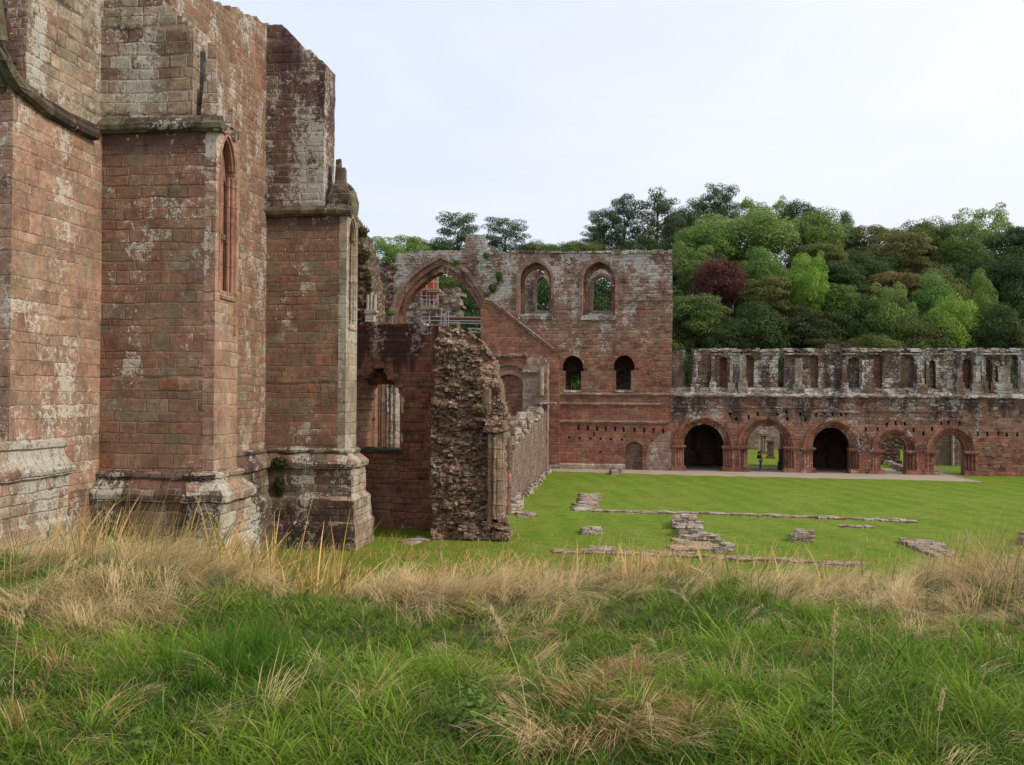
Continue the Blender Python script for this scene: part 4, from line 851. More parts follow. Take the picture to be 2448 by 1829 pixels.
# ---------------------------------------------------------------- foundations and loose stones on the lawn
def slab(pts, h, label, mat=None, cat='stones', layers=1, amp=.07, cell=.25, name='foundation_stones', scatter=0):
    P = [G(x, y) for x, y in pts]; cx = sum(p.x for p in P)/len(P); cy = sum(p.y for p in P)/len(P)
    U = (P[1]-P[0]).normalized(); V = Vector((-U.y, U.x, 0)); b = MB()
    us = [(p-P[0]).dot(U) for p in P]; vs = [(p-P[0]).dot(V) for p in P]; pl = list(zip(us, vs))
    u0, u1, v0, v1 = min(us), max(us), min(vs), max(vs); nu = max(2, round((u1-u0)/cell)); nv = max(1, round((v1-v0)/cell))
    def ins(x, y):
        c = False
        for i in range(len(pl)):
            (xa, ya), (xb, yb2) = pl[i], pl[i-1]
            if (ya > y) != (yb2 > y) and x < (xb-xa)*(y-ya)/(yb2-ya)+xa: c = not c
        return c
    rr = random.Random(int(cx*100)); du, dv = (u1-u0)/nu, (v1-v0)/nv
    for i in range(nu):
        for j in range(nv):
            if not ins(u0+(i+.5)*du, v0+(j+.5)*dv): continue
            for L in range(layers):
                k = h/layers; hh = k*(rr.uniform(.75, 1.25) if L == layers-1 else 1.0)
                if layers > 1 and L == layers-1 and rr.random() < .25: continue
                c = P[0]+U*(u0+(i+.5)*du+rr.uniform(-.04, .04))+V*(v0+(j+.5)*dv+rr.uniform(-.04, .04))
                b.box((c.x, c.y, L*k+hh/2-.03), du*rr.uniform(.9, 1.1), dv*rr.uniform(.9, 1.1), hh, math.atan2(U.y, U.x)+rr.uniform(-.08, .08), taper=.1*rr.random())
    return tag(b.build(name, mat or M_found, None, amp, 2.6, origin=(cx, cy, 0)), label, cat)
slab([(1463, 1136), (1480, 1136), (1480, 1129), (1464, 1128)], .42, 'small squared stone at the edge of the gravel path below the blocked door', cell=.5, name='loose_stone', cat='stone')
slab([(1374, 1222), (1420, 1220), (1431, 1184), (1392, 1183)], .14, 'long raised slab of pale masonry at the left end of the thin far footing line', cell=.6)
slab([(1420, 1224), (1650, 1229.5), (1850, 1237), (2190, 1250), (2190, 1247), (1850, 1234), (1650, 1226.5), (1420, 1221)], .13, 'long thin footing line crossing the lawn, farther of the two', cell=.45)
slab([(1394, 1279), (1434, 1279), (1434, 1271), (1395, 1270)], .3, 'short rectangular stone lying alone on the left of the lawn', cell=.45, name='loose_stone', cat='stone')
slab([(1620, 1283), (1680, 1285), (1668, 1250), (1612, 1248)], .45, 'highest heap of coursed rubble in the middle of the lawn', layers=3, cell=.42, amp=.09)
slab([(1628, 1292), (1726, 1300), (1724, 1290), (1632, 1280)], .28, 'low broken step at the foot of the highest rubble heap', layers=2, cell=.42)
slab([(1612, 1319), (1718, 1318), (1700, 1300), (1610, 1291)], .12, 'flat paved slab nearer the viewer than the rubble heap', cell=.7, mat=M_foundred)
slab([(1715, 1325), (1747, 1325), (1746, 1314), (1716, 1313)], .34, 'rounded boulder at the right corner of the flat slab', cell=.5, name='loose_stone', cat='stone')
slab([(1326, 1325), (1450, 1329), (1650, 1336), (1850, 1345), (2065, 1357), (2065, 1350), (1850, 1338), (1650, 1328), (1450, 1320), (1326, 1317)], .13, 'long low footing line along the near side of the lawn', cell=.42, mat=M_foundred)
slab([(1410, 1322), (1470, 1324), (1470, 1318), (1412, 1315)], .22, 'short raised stretch of stones on the near footing line', cell=.4)
slab([(1896, 1296), (1944, 1297), (1940, 1282), (1898, 1281)], .38, 'squared low block of masonry standing alone right of centre', layers=2, cell=.45)
slab([(2007, 1261), (2087, 1264), (2086, 1260), (2010, 1257)], .1, 'thin flat strip of stones just nearer than the far footing line', cell=.45, mat=M_foundred)
slab([(2170, 1306), (2230, 1334), (2281, 1334), (2230, 1298), (2160, 1295)], .18, 'slanting slab of rough masonry on the right of the lawn', cell=.5)
slab([(1237, 1237), (1281, 1237), (1279, 1229), (1240, 1228)], .14, 'flat stone beside the near end of the passage wall', cell=.6)
slab([(2428, 1302), (2470, 1310), (2470, 1298), (2432, 1288)], .4, 'reddish broken stones at the far right edge of the lawn', cell=.5, mat=M_foundred)
slab([(966, 1306), (1008, 1296), (1036, 1290), (1034, 1284), (1000, 1285), (964, 1296)], .08, 'scattered dark stones in the grass before the dark chapel wall', cell=.4)
# ---------------------------------------------------------------- the walker
PG = G(1818.5, 1124.5); pr = thing('person', PG, 'walker in red top and blue jeans standing under the second arch', 'person')
def skinmesh(name, pts, edges, mat, parent, root=0, sub=2):
    me = D.meshes.new(name); me.from_pydata([Vector(p[:3]) for p in pts], edges, []); o = D.objects.new(name, me); C.objects.link(o)
    md = o.modifiers.new('s', 'SKIN'); md.use_smooth_shade = True
    for i, p in enumerate(pts):
        o.data.skin_vertices[0].data[i].radius = (p[3], p[4] if len(p) > 4 else p[3]); 
    o.data.skin_vertices[0].data[root].use_root = True
    s2 = o.modifiers.new('u', 'SUBSURF'); s2.levels = s2.render_levels = sub
    me.materials.append(mat); o.parent = parent; return o
skin_m = plain('skin', (.45, .26, .19), .6, .05); red_m = plain('red_cloth', (.30, .03, .03), .85, .15); jean = plain('denim', (.04, .065, .12), .85, .2); hair_m = plain('dark_hair', (.02, .015, .012), .7); pack_m = plain('pack_cloth', (.025, .025, .03), .8)
B = [(0, 0, .93, .13, .10), (0, 0, 1.12, .12, .09), (0, .01, 1.34, .15, .10), (0, 0, 1.46, .07, .07), (0, -.01, 1.53, .055), (0, -.03, 1.64, .09, .10), (0, -.02, 1.70, .075, .085),
     (-.17, .02, 1.40, .055), (-.23, .02, 1.15, .045), (-.14, -.15, 1.03, .035), (-.08, -.2, 1.03, .035), (.17, .02, 1.40, .055), (.23, .02, 1.15, .045), (.16, -.15, 1.05, .035), (.1, -.2, 1.05, .035),
     (-.09, 0, .86, .085), (-.10, -.02, .48, .06), (-.10, .02, .08, .045), (-.11, -.13, .04, .035), (.09, 0, .86, .085), (.11, .03, .48, .06), (.11, .08, .08, .045), (.12, -.05, .04, .035)]
skinmesh('body', B, [(0, 1), (1, 2), (2, 3), (3, 4), (4, 5), (5, 6), (2, 7), (7, 8), (8, 9), (9, 10), (2, 11), (11, 12), (12, 13), (13, 14), (0, 15), (15, 16), (16, 17), (17, 18), (0, 19), (19, 20), (20, 21), (21, 22)], skin_m, pr)
skinmesh('top', [(0, 0, .95, .16, .13), (0, 0, 1.12, .155, .12), (0, .01, 1.34, .185, .13), (0, 0, 1.45, .09, .09), (-.17, .02, 1.40, .075), (-.235, .02, 1.16, .06), (-.17, -.12, 1.05, .05), (.17, .02, 1.40, .075), (.235, .02, 1.16, .06), (.19, -.12, 1.07, .05)], [(0, 1), (1, 2), (2, 3), (2, 4), (4, 5), (5, 6), (2, 7), (7, 8), (8, 9)], red_m, pr)
skinmesh('jeans', [(0, 0, .94, .16, .12), (-.09, 0, .84, .105), (-.10, -.02, .48, .08), (-.10, .02, .1, .065), (.09, 0, .84, .105), (.11, .03, .48, .08), (.11, .08, .1, .065)], [(0, 1), (1, 2), (2, 3), (0, 4), (4, 5), (5, 6)], jean, pr)
skinmesh('hair', [(0, .0, 1.60, .095, .10), (0, .0, 1.70, .105, .115), (0, .03, 1.76, .06, .06)], [(0, 1), (1, 2)], hair_m, pr)
bp_ = thing('backpack', PG+Vector((-.14, .2, 1.0)), 'dark rounded backpack worn by the walker', 'backpack')
skinmesh('pack_body', [(0, 0, 0, .14, .11), (0, .02, .2, .17, .13), (0, 0, .42, .13, .1)], [(0, 1), (1, 2)], pack_m, bp_)
skinmesh('strap', [(-.02, -.1, .40, .02), (.03, -.22, .36, .02), (.03, -.3, .2, .02), (.0, -.26, .05, .02)], [(0, 1), (1, 2), (2, 3)], pack_m, bp_)
pr.rotation_euler.z = math.radians(80); bp_.rotation_euler.z = math.radians(80); bp_.location = PG + Vector((-.2, .02, 1.0))
# ---------------------------------------------------------------- ground
def sm(x, a, b):
    t = np.clip((x-a)/(b-a), 0, 1); return t*t*(3-2*t)
F2 = R3 @ Vector((0, 0, -1)); FW = Vector((F2.x, F2.y, 0)).normalized(); RT = Vector((FW.y, -FW.x, 0))
def bankz(x, y):                       # grassy bank the viewer stands on
    Z = x*FW.x+y*FW.y; L = x*RT.x+y*RT.y
    crest = 8.6+.5*np.sin(L*.45+1)+.3*np.sin(L*1.1)
    h = 4.90+.05*np.sin(L*.9)+.04*np.sin(Z*1.7+L*.6)-.29*(sm(L, -3.1, -2.0)-sm(L, 3.2, 4.8))*sm(Z, 4.5, 8)
    return h*(1-sm(Z, crest-.3, crest+14.5))+.10*(1-sm(Z, 20, 30)) - .12
def hillz(x, y):
    return sm(y, 128, 215)*(17+10*sm(x, -25, 45)) - .05
def gridmesh(name, x0, x1, y0, y1, st, fz, mat, kind='structure', label=None, cat='ground'):
    nx, ny = int((x1-x0)/st), int((y1-y0)/st); xs = np.linspace(x0, x1, nx+1); ys = np.linspace(y0, y1, ny+1)
    X, Y = np.meshgrid(xs, ys); V = np.stack([X, Y, fz(X, Y)], -1).reshape(-1, 3)
    i = np.arange(nx)[None, :]+np.arange(ny)[:, None]*(nx+1); F = np.stack([i, i+1, i+nx+2, i+nx+1], -1).reshape(-1, 4)
    o = npmesh(name, V, F, mat); o.data.polygons.foreach_set('use_smooth', [True]*len(F)); return tag(o, label, cat, kind=kind)
m, n, b, out = newmat('mown_lawn'); P = n.n('ShaderNodeNewGeometry').outputs['Position']
ps = n.n('ShaderNodeSeparateXYZ', Vector=P)
st = n.m('SINE', n.m('MULTIPLY', n.m('ADD', n.m('ADD', ps.outputs[0], n.m('MULTIPLY', ps.outputs[1], .22)), n.m('MULTIPLY', n.noise(P, .15, 2), 2.5)), 3.2))
c = n.mix(n.m('ADD', .5, n.m('MULTIPLY', st, .34)), (.116, .176, .017), (.152, .220, .023))
c = n.mix(n.m('MULTIPLY', n.step(n.noise(P, .22, 5, .65), .42, .62), .6), c, (.185, .215, .04))
c = n.mix(n.m('MULTIPLY', n.step(n.noise(n.vscale(P, 1, 1.6, 1), .55, 6, .7), .52, .66), .45), c, (.085, .15, .02)); c = n.mix(n.m('MULTIPLY', n.step(n.noise(P, .9, 5, .7), .60, .70), .35), c, (.21, .20, .07))
c = n.mix(1.0, c, n.ramp(n.noise(P, 2.2, 6, .75), [(.3, (.66, .72, .6)), (.7, (1.3, 1.25, 1.35))]), 'MULTIPLY')
c = n.mix(1.0, c, n.ramp(n.noise(n.vscale(P, 1, .25, 1), 9.0, 3, .7), [(.3, (.75, .8, .75)), (.7, (1.2, 1.15, 1.2))]), 'MULTIPLY')
n.put(b.inputs['Base Color'], c); n.put(b.inputs['Normal'], n.n('ShaderNodeBump', Strength=.8, Distance=.04, Height=n.noise(P, 14.0, 4, .7)).outputs[0]); M_lawn = m; b.inputs['Specular IOR Level'].default_value = .05
m, n, b, out = newmat('gravel_path'); P = n.n('ShaderNodeNewGeometry').outputs['Position']
c = n.mix(n.noise(P, 18.0, 4, .7), (.27, .21, .155), (.48, .39, .30)); c = n.mix(n.m('MULTIPLY', n.step(n.noise(P, .5, 3), .5, .65), .4), c, (.27, .19, .14))
n.put(b.inputs['Base Color'], c); n.put(b.inputs['Normal'], n.n('ShaderNodeBump', Strength=.6, Distance=.03, Height=n.noise(P, 30.0, 3)).outputs[0]); M_path = m
m, n, b, out = newmat('thatch_soil'); P = n.n('ShaderNodeNewGeometry').outputs['Position']
c = n.mix(n.step(n.noise(P, 1.2, 5, .6), .4, .6), (.055, .075, .02), (.15, .11, .05)); c = n.mix(n.noise(P, 20.0, 4), c, (.045, .05, .018))
n.put(b.inputs['Base Color'], c); n.put(b.inputs['Normal'], n.n('ShaderNodeBump', Strength=1.0, Distance=.06, Height=n.noise(P, 9.0, 4)).outputs[0]); M_soil = m
m, n, b, out = newmat('woodland_floor'); P = n.n('ShaderNodeNewGeometry').outputs['Position']
n.put(b.inputs['Base Color'], n.mix(n.noise(P, .6, 5), (.02, .035, .012), (.045, .06, .02))); M_floor = m
gridmesh('ground', -1500, 1500, -300, 2700, 60, lambda x, y: x*0-.06, M_floor)
gridmesh('lawn', -60, 75, 16, 132, 4, lambda x, y: x*0, M_lawn)
gridmesh('bank', -34, 34, -8, 34, .4, bankz, M_soil)
gridmesh('hill', -170, 240, 120, 330, 5, hillz, M_floor)
fr_ = [(1298, 1126), (1450, 1131), (1640, 1136), (1850, 1141), (2100, 1146), (2270, 1150), (2350, 1152), (2300, 1144)]
fr_ = [(a[0]+(b[0]-a[0])*k/8, a[1]+(b[1]-a[1])*k/8+random.uniform(-.9, .9)) for a, b in zip(fr_, fr_[1:]) for k in range(8)]+[fr_[-1]]
pp_ = [G(x, y, .006) for x, y in fr_]; bk_ = [FF.w((p-FF.p).dot(FF.U), .006, 7.0) for p in pp_]
mb = MB()
for k in range(len(pp_)-2): mb.poly([pp_[k], pp_[k+1], bk_[k+1], bk_[k]])
mb.poly([pp_[-2], FF.w((pp_[-2]-FF.p).dot(FF.U)+.2, .006, 7.0), bk_[-2]])
tag(mb.build('path', M_path), 'gravel path along the foot of the arcade', 'path', kind='structure')
# ---------------------------------------------------------------- foliage prototypes
rng = np.random.default_rng(5)
def leafcloud(centres, radii, per, size, flat=1.0, seed=0, up=.25, inner=0):
    r = np.random.default_rng(seed); Vs = []; 
    for c, rad in zip(centres, radii):
        k = max(4, int(per*(rad/np.mean(radii))**2)); d = r.normal(size=(k, 3)); d[:, 2] = d[:, 2]*.8+.25; d /= np.linalg.norm(d, axis=1)[:, None]
        p = c + d*rad*np.array([1, 1, flat])*(.72+.38*r.random((k, 1))**.6)
        nrm = d*1.0 + r.normal(size=(k, 3))*.38; nrm[:, 2] += up; Vs.append((p, nrm))
    p = np.concatenate([v[0] for v in Vs]); nrm = np.concatenate([v[1] for v in Vs]); nrm /= np.linalg.norm(nrm, axis=1)[:, None]
    a = np.cross(nrm, r.normal(size=nrm.shape)); a /= np.linalg.norm(a, axis=1)[:, None]; b = np.cross(nrm, a)
    s = size*(.6+.8*r.random((len(p), 1)))
    q = np.stack([p-a*s*.5-b*s*.35, p+a*s*.5-b*s*.35*r.random((len(p), 1)), p+a*s*.6+b*s*.4, p-a*s*.4+b*s*.5], 1)
    return q.reshape(-1, 3), np.arange(len(p)*4).reshape(-1, 4)
def crown_mesh(name, kind, seed):
    r = np.random.default_rng(seed); cs, rd = [], []
    if kind in ('round', 'loose', 'layered'):
        K = {'round': 85, 'loose': 60, 'layered': 75}[kind]
        for i in range(K):
            d = r.normal(size=3); d[2] = d[2]*.9+.15; d /= np.linalg.norm(d)
            bump = 1+.22*MN.noise(Vector(d)*2.2+Vector((seed*3.1, 0, 0)))
            rr = (.45+.38*r.random()**.5)*bump
            if kind == 'loose': rr *= .95+.3*r.random()
            cs.append(d*rr); rd.append((.15+.17*r.random())*(0.8 if kind == 'loose' else 1))
        cs += [np.array([r.normal()*.25, r.normal()*.25, r.normal()*.25]) for _ in range(8)]; rd += [.4]*8
        V, F = leafcloud(cs, rd, 210, .034, .5 if kind == 'layered' else .85, seed, .5 if kind == 'layered' else .2)
    elif kind == 'column':
        for i in range(60):
            z = r.uniform(-1, 1); w = math.sqrt(max(.05, 1-z*z))*.75*(.7 if z > .3 else 1); a = r.uniform(0, 6.3)
            cs.append(np.array([w*math.cos(a), w*math.sin(a), z])); rd.append(.18+.15*r.random())
        cs += [np.array([0, 0, z]) for z in np.linspace(-.7, .6, 7)]; rd += [.45]*7
        V, F = leafcloud(cs, rd, 200, .036, .8, seed, .2)
    else:                                       # pine : flat pads on separate boughs, gaps between
        for i in range(19):
            z = -.8+1.62*(i/18); w = (.95-.45*max(0, z))*(.75+.3*r.random()) if z > -.5 else .6
            a = i*2.4+r.random(); k = 3 if z < .6 else 2
            for j in range(k):
                f = .35+.65*(j+1)/k; cs.append(np.array([w*f*math.cos(a), w*f*math.sin(a), z+.07*j+r.normal()*.04])); rd.append(.23+.12*r.random())
            cs.append(np.array([r.normal()*.25, r.normal()*.25, z])); rd.append(.26)
        cs.append(np.array([0, 0, .9])); rd.append(.2)
        V, F = leafcloud(cs, rd, 190, .034, .42, seed, .5)
    o = npmesh(name, V, F, M_leaf); return o
def trunk_mesh(name, kind, seed):
    rn = random.Random(seed); b = MB(); b.tube([(0, 0, -.06), (.01, 0, .3), (-.01, .01, .7), (0, 0, 1.0 if kind != 'pine' else 1.25)], .035, .012, 8)
    for i in range(9 if kind == 'pine' else 7):
        z = (.55+.07*i) if kind == 'pine' else .5+.06*i; a = i*2.4; L = .3*(1 if z < 1 else .6)
        b.tube([(0, 0, z), (L*.5*math.cos(a), L*.5*math.sin(a), z+.06), (L*math.cos(a), L*math.sin(a), z+.16)], .012, .004, 5)
    return b.build(name, M_bark)
PRO = {}
for k, seeds in (('round', (1, 2, 3)), ('loose', (4, 5)), ('layered', (6, 7)), ('column', (8,)), ('pine', (9, 10, 11))):
    PRO[k] = [crown_mesh('crown', k, s) for s in seeds]
TR = {'b': trunk_mesh('trunk', 'b', 1), 'pine': trunk_mesh('trunk', 'pine', 2)}
used = set(); tn = 0
def inst(src, name, parent):
    if src.name in used: o = src.copy(); C.objects.link(o)
    else: o = src; used.add(src.name)
    o.parent = parent; return o
DG, MG, LG, YG, OL, BR, CB, PN, PG2 = ((.056, .096, .030), (.098, .160, .040), (.190, .265, .078), (.22, .32, .055), (.130, .155, .046), (.165, .150, .055), (.105, .042, .036), (.072, .115, .060), (.155, .235, .062))
def tree(cx, yt, rx, ybm, Z, kind, col, label, group='trees on the wooded hillside', name=None):
    global tn
    tn += 1; r = random.Random(tn*7)
    c = AT(cx, (yt+ybm)/2, Z); sx = rx*Z/FPX*1.1; sz = (ybm-yt)/2*Z/FPX; g = float(hillz(c.x, c.y)) if c.y > 120 else 0.0
    g = min(g, c.z-sz*.6)
    nm = name or ('pine_tree' if kind == 'pine' else 'broadleaf_tree')
    t = thing(nm, (c.x, c.y, g), label, 'tree', group)
    cr = inst(PRO[kind][tn % len(PRO[kind])], 'crown', t); cr.location = (0, 0, c.z-g); cr.scale = (sx*1.02, sx*1.02, sz*1.02); cr.rotation_euler.z = r.uniform(0, 6.28)
    cr.color = tuple(v*r.uniform(1.05, 1.25) for v in col)+(1,)
    tk = inst(TR['pine' if kind == 'pine' else 'b'], 'trunk', t); H = c.z-g; tk.location = (0, 0, 0); w = max(6.0, H*.6) if kind != 'pine' else sx*2.6; tk.scale = (w, w, H*.92 if kind != 'pine' else (H+sz*.75)/1.35); tk.rotation_euler.z = r.uniform(0, 6)
for T in [
 (945, 558, 66, 660, 150, 'loose', LG, 'pale green bushy tree beyond the left end of the crossing arch wall'),
 (1005, 566, 40, 650, 158, 'round', MG, 'mid green tree between the pale bushy tree and the tall left pine'),
 (1045, 572, 34, 640, 150, 'round', DG, 'small dark tree at the foot of the left pine'),
 (1095, 507, 50, 625, 160, 'pine', PN, 'left of the two pines rising behind the turret stump'),
 (1208, 521, 55, 625, 162, 'pine', PN, 'broad-topped pine just right of the turret stump'),
 (1290, 575, 55, 640, 165, 'round', OL, 'low olive tree showing over the gable top, left part'),
 (1340, 583, 50, 640, 160, 'round', MG, 'low green tree top over the first pointed window'),
 (1395, 572, 55, 640, 168, 'round', OL, 'rounded olive tree top between the windows over the gable'),
 (1425, 540, 34, 620, 172, 'pine', PN, 'thin low pine at the left end of the skyline pine row'),
 (1445, 497, 38, 610, 172, 'pine', PN, 'slim ragged pine second in the skyline row'),
 (1492, 469, 46, 610, 172, 'pine', PN, 'tall open pine left of the rounded pine'),
 (1572, 461, 56, 620, 172, 'pine', PN, 'tall rounded pine with gaps, over the gable corner'),
 (1530, 570, 60, 650, 165, 'round', DG, 'dark leafy mass under the skyline pines'),
 (1630, 490, 50, 620, 180, 'round', DG, 'dark tree between the rounded pine and the tallest pine'),
 (1690, 470, 55, 600, 184, 'pine', DG, 'dark spreading pine below the tallest pine'),
 (1722, 437, 38, 560, 184, 'pine', PN, 'tallest pine on the skyline'),
 (1797, 474, 50, 600, 186, 'loose', LG, 'pale yellow green tree top behind the great round light tree'),
 (1852, 474, 40, 600, 190, 'loose', LG, 'slender pale tree top right of the great round light tree'),
 (1912, 480, 48, 600, 186, 'round', DG, 'dark tree on the skyline near its middle'),
 (1782, 493, 122, 650, 168, 'round', LG, 'great round light green tree in the middle of the wood'),
 (1690, 530, 75, 650, 164, 'round', PG2, 'light green left shoulder tree beside the great round one'),
 (1955, 503, 72, 640, 172, 'round', PG2, 'round light green tree right of the great one'),
 (2017, 516, 34, 640, 178, 'column', MG, 'narrow green tree top with a spiky crown on the skyline'),
 (2082, 526, 62, 650, 176, 'layered', OL, 'dark olive tree on the skyline right of the narrow one'),
 (2150, 545, 80, 680, 170, 'layered', BR, 'brown tinged tree turning autumnal in the right of the wood'),
 (2184, 522, 60, 640, 182, 'round', OL, 'olive tree top behind the brown tinged one'),
 (2240, 522, 58, 640, 182, 'round', MG, 'green skyline tree left of the tall pale tree'),
 (2343, 491, 64, 640, 178, 'loose', LG, 'tall pale green tree standing above the skyline at right'),
 (2300, 560, 60, 690, 170, 'round', MG, 'mid green tree below the tall pale one'),
 (2425, 530, 70, 680, 172, 'layered', DG, 'dark tree at the right end of the skyline'),
 (2490, 545, 60, 700, 172, 'layered', DG, 'dark tree at the very right edge of the wood'),
 (1650, 580, 60, 700, 158, 'loose', PG2, 'pale tree with bare stems right of the gable corner'),
 (1722, 613, 66, 750, 150, 'round', CB, 'dark red copper beech'),
 (1822, 597, 60, 720, 154, 'round', PG2, 'bright green tree just right of the copper beech'),
 (1960, 573, 66, 690, 160, 'layered', OL, 'layered olive tree above the yellow green one'),
 (1930, 600, 46, 760, 148, 'loose', YG, 'bright yellow green drooping tree in the middle'),
 (2010, 613, 62, 760, 156, 'layered', DG, 'dark layered tree right of the yellow green one'),
 (2060, 590, 70, 730, 162, 'round', DG, 'dark round tree left of the brown tinged one'),
 (2130, 640, 75, 770, 156, 'layered', BR, 'brown green tree low in the right half'),
 (2230, 640, 80, 780, 158, 'round', OL, 'olive round tree below the skyline at right'),
 (2320, 600, 70, 770, 164, 'round', DG, 'deep green tree under the tall pale tree'),
 (2420, 600, 75, 780, 160, 'round', DG, 'deep green tree at right edge, middle height'),
 (1837, 650, 66, 780, 148, 'layered', OL, 'olive layered tree below the bright green one'),
 (1668, 690, 74, 850, 142, 'layered', MG, 'rounded layered tree beside the gable corner'),
 (1730, 760, 60, 870, 140, 'round', DG, 'dark low tree beside the layered one at the gable corner'),
 (1805, 730, 80, 880, 142, 'round', DG, 'broad dark green tree above the left of the long wall'),
 (1910, 725, 90, 880, 144, 'layered', (.05, .062, .022), 'very dark broad bush tree above the third arch'),
 (2010, 665, 70, 830, 150, 'layered', MG, 'mid green tree with light top above the fourth arch'),
 (2060, 720, 70, 870, 146, 'round', DG, 'dark green tree left of the pointed bright one'),
 (2130, 672, 55, 860, 144, 'loose', PG2, 'bright pointed green tree above the fifth arch'),
 (2190, 760, 80, 880, 142, 'round', MG, 'low green bushy tree just above the long wall at right'),
 (2235, 660, 55, 800, 150, 'round', PG2, 'fresh green rounded tree right of the pointed one'),
 (2275, 700, 62, 870, 143, 'round', YG, 'yellow green bush above the wall near the right'),
 (2345, 655, 34, 800, 148, 'column', PG2, 'small upright bright tree near the right'),
 (2375, 730, 68, 880, 142, 'round', DG, 'dark round bush above the wall near the right edge'),
 (2455, 760, 58, 880, 142, 'round', BR, 'brownish bush at the right edge above the wall'),
 (1980, 800, 80, 890, 140, 'layered', (.07, .085, .03), 'low olive bush along the wall top, middle'),
 (2090, 800, 80, 890, 140, 'round', OL, 'low olive bush along the wall top, right of middle'),
 (2500, 700, 70, 880, 146, 'round', DG, 'dark tree mostly beyond the right edge'),
 (1600, 700, 80, 900, 146, 'round', DG, 'dark tree mostly hidden by the gable corner'),
 (1520, 660, 90, 860, 150, 'round', MG, 'green tree seen through the right pointed window'),
 (1440, 650, 80, 830, 148, 'round', DG, 'dark tree seen low in the right pointed window'),
 (1300, 645, 80, 850, 150, 'round', DG, 'dark tree seen through the left pointed window'),
 (1390, 750, 90, 980, 142, 'round', MG, 'green tree seen through the left round window'),
 (1150, 640, 70, 790, 150, 'round', MG, 'green tree filling the right of the great arch'),
 (1080, 640, 70, 780, 156, 'layered', OL, 'olive tree filling the head of the great arch'),
 (1120, 700, 80, 850, 144, 'round', DG, 'dark tree low inside the great arch'),
 (1190, 740, 70, 880, 142, 'round', DG, 'dark tree behind the scaffold rail'),
 (1010, 740, 80, 880, 144, 'round', DG, 'dark tree behind the pale masonry in the great arch'),
 (930, 640, 60, 760, 158, 'round', DG, 'dark tree behind the left haunch of the arch wall'),
 (1010, 620, 60, 730, 160, 'round', OL, 'olive tree behind the arch wall at left'),
 (860, 580, 50, 720, 160, 'round', MG, 'green tree hidden behind the broken end of the church wall'),
 (1560, 800, 90, 1000, 140, 'round', DG, 'dark tree behind the gable block'),
]: tree(*T)
for i, (x, Z) in enumerate([(x, 139+(i % 3)*4) for i, x in enumerate(range(1640, 2620, 62))]):
    tree(x, 800+(i*37) % 46, 46, 990, Z, 'round', (DG, MG, OL)[i % 3], 'undergrowth bush %s behind the long wall' % ('in deep shade' if i % 3 == 0 else 'with fresh leaves' if i % 3 == 1 else 'of dull olive'), 'undergrowth bushes behind the long wall', 'bush')
for i, x in enumerate(range(1560, 2560, 62)):
    for yy, Z in ((575+(i*29) % 40, 196), (680+(i*17) % 40, 176)):
        tree(x+(Z-176), yy, 62, yy+150, Z, 'round', DG, 'dark tree deep within the wood, glimpsed between the nearer crowns', 'dark trees deep within the wood')
for i, x in enumerate(range(900, 1640, 70)):
    tree(x, 780, 55, 1020, 146, 'round', DG, 'undergrowth bush in deep shade behind the gable', 'undergrowth bushes behind the gable', 'bush')
for i, x in enumerate(range(1760, 2440, 85)):
    tree(x, 960+(i*13) % 25, 60, 1100, 136, 'round', MG, 'shrub behind the courtyard walls seen through the arches', 'shrubs behind the courtyard', 'bush')
# ---------------------------------------------------------------- plants on the walls
tuftV, tuftF = leafcloud([np.array([.45*math.cos(a)*r_, .35*math.sin(a)*r_, .2*math.sin(a*3)]) for a, r_ in zip(np.linspace(0, 15, 14), np.linspace(.3, 1, 14))], [.35]*14, 34, .17, .9, 33)
tuft = npmesh('wall_plant', tuftV, tuftF, M_leaf)
def plant(P, s, sz, col, label, cat='plant', rz=0.0):
    global tuft
    if 'wall_plant_used' in used: o = tuft.copy(); C.objects.link(o)
    else: o = tuft; used.add('wall_plant_used')
    o.location = P; o.scale = (s, s*.7, sz); o.rotation_euler.z = rz; o.color = tuple(col)+(1,); tag(o, label, cat, 'plants growing on the ruins')
FG = (.10, .19, .03); IV = (.06, .12, .02)
for (x, y, d, s, sz, col, lb) in [
 (1092, 628, -.2, .5, .45, FG, 'bright green fern tuft on the right shoulder of the great arch'),
 (1163, 612, -.1, .45, .6, FG, 'green plant below the turret stump'), (1205, 608, .3, .5, .4, FG, 'green plant on the wall top left of the first pointed window'),
 (1193, 662, -.2, .45, .9, IV, 'ivy strand climbing the broken wall above the roof scar'), (1178, 690, -.2, .55, .8, IV, 'ivy clump just above the roof scar'), (1165, 705, -.2, .4, .4, FG, 'small bright plant at the top of the roof scar'),
 (933, 750, -1, .65, .5, FG, 'green plant at the left foot of the great arch'), (1613, 828, .2, .45, .6, (.16, .2, .05), 'yellowish plant where the long wall meets the gable'),
 (2062, 852, .0, .5, .4, OL, 'dull green plant high on the upper wall over the third arch'), (1800, 852, .1, .5, .2, OL, 'mossy tuft high on the upper wall over the second arch'), (2370, 852, 0, .5, .3, OL, 'dull tuft high on the upper wall at right'),
 (1588, 603, .4, 1.2, .3, (.13, .12, .05), 'dry grassy tuft on the gable corner'), (1470, 602, .6, 1.8, .15, (.13, .12, .05), 'dry grass strip on the gable top')]:
    u, z = FF.q(x, y, d); plant(FF.w(u, z, d), s, sz, col, lb, rz=ANG)
plant((XB-.45, YB2+1.3, 14.55), .22, .2, FG, 'small green plant on the ledge of the nearer buttress')
plant((XB-.3, YB3+.7, 15.2), .5, .5, (.10, .11, .03), 'mossy clump on the shoulder of the farther buttress')
E3 = Fr((0, YB3), (1, 0))
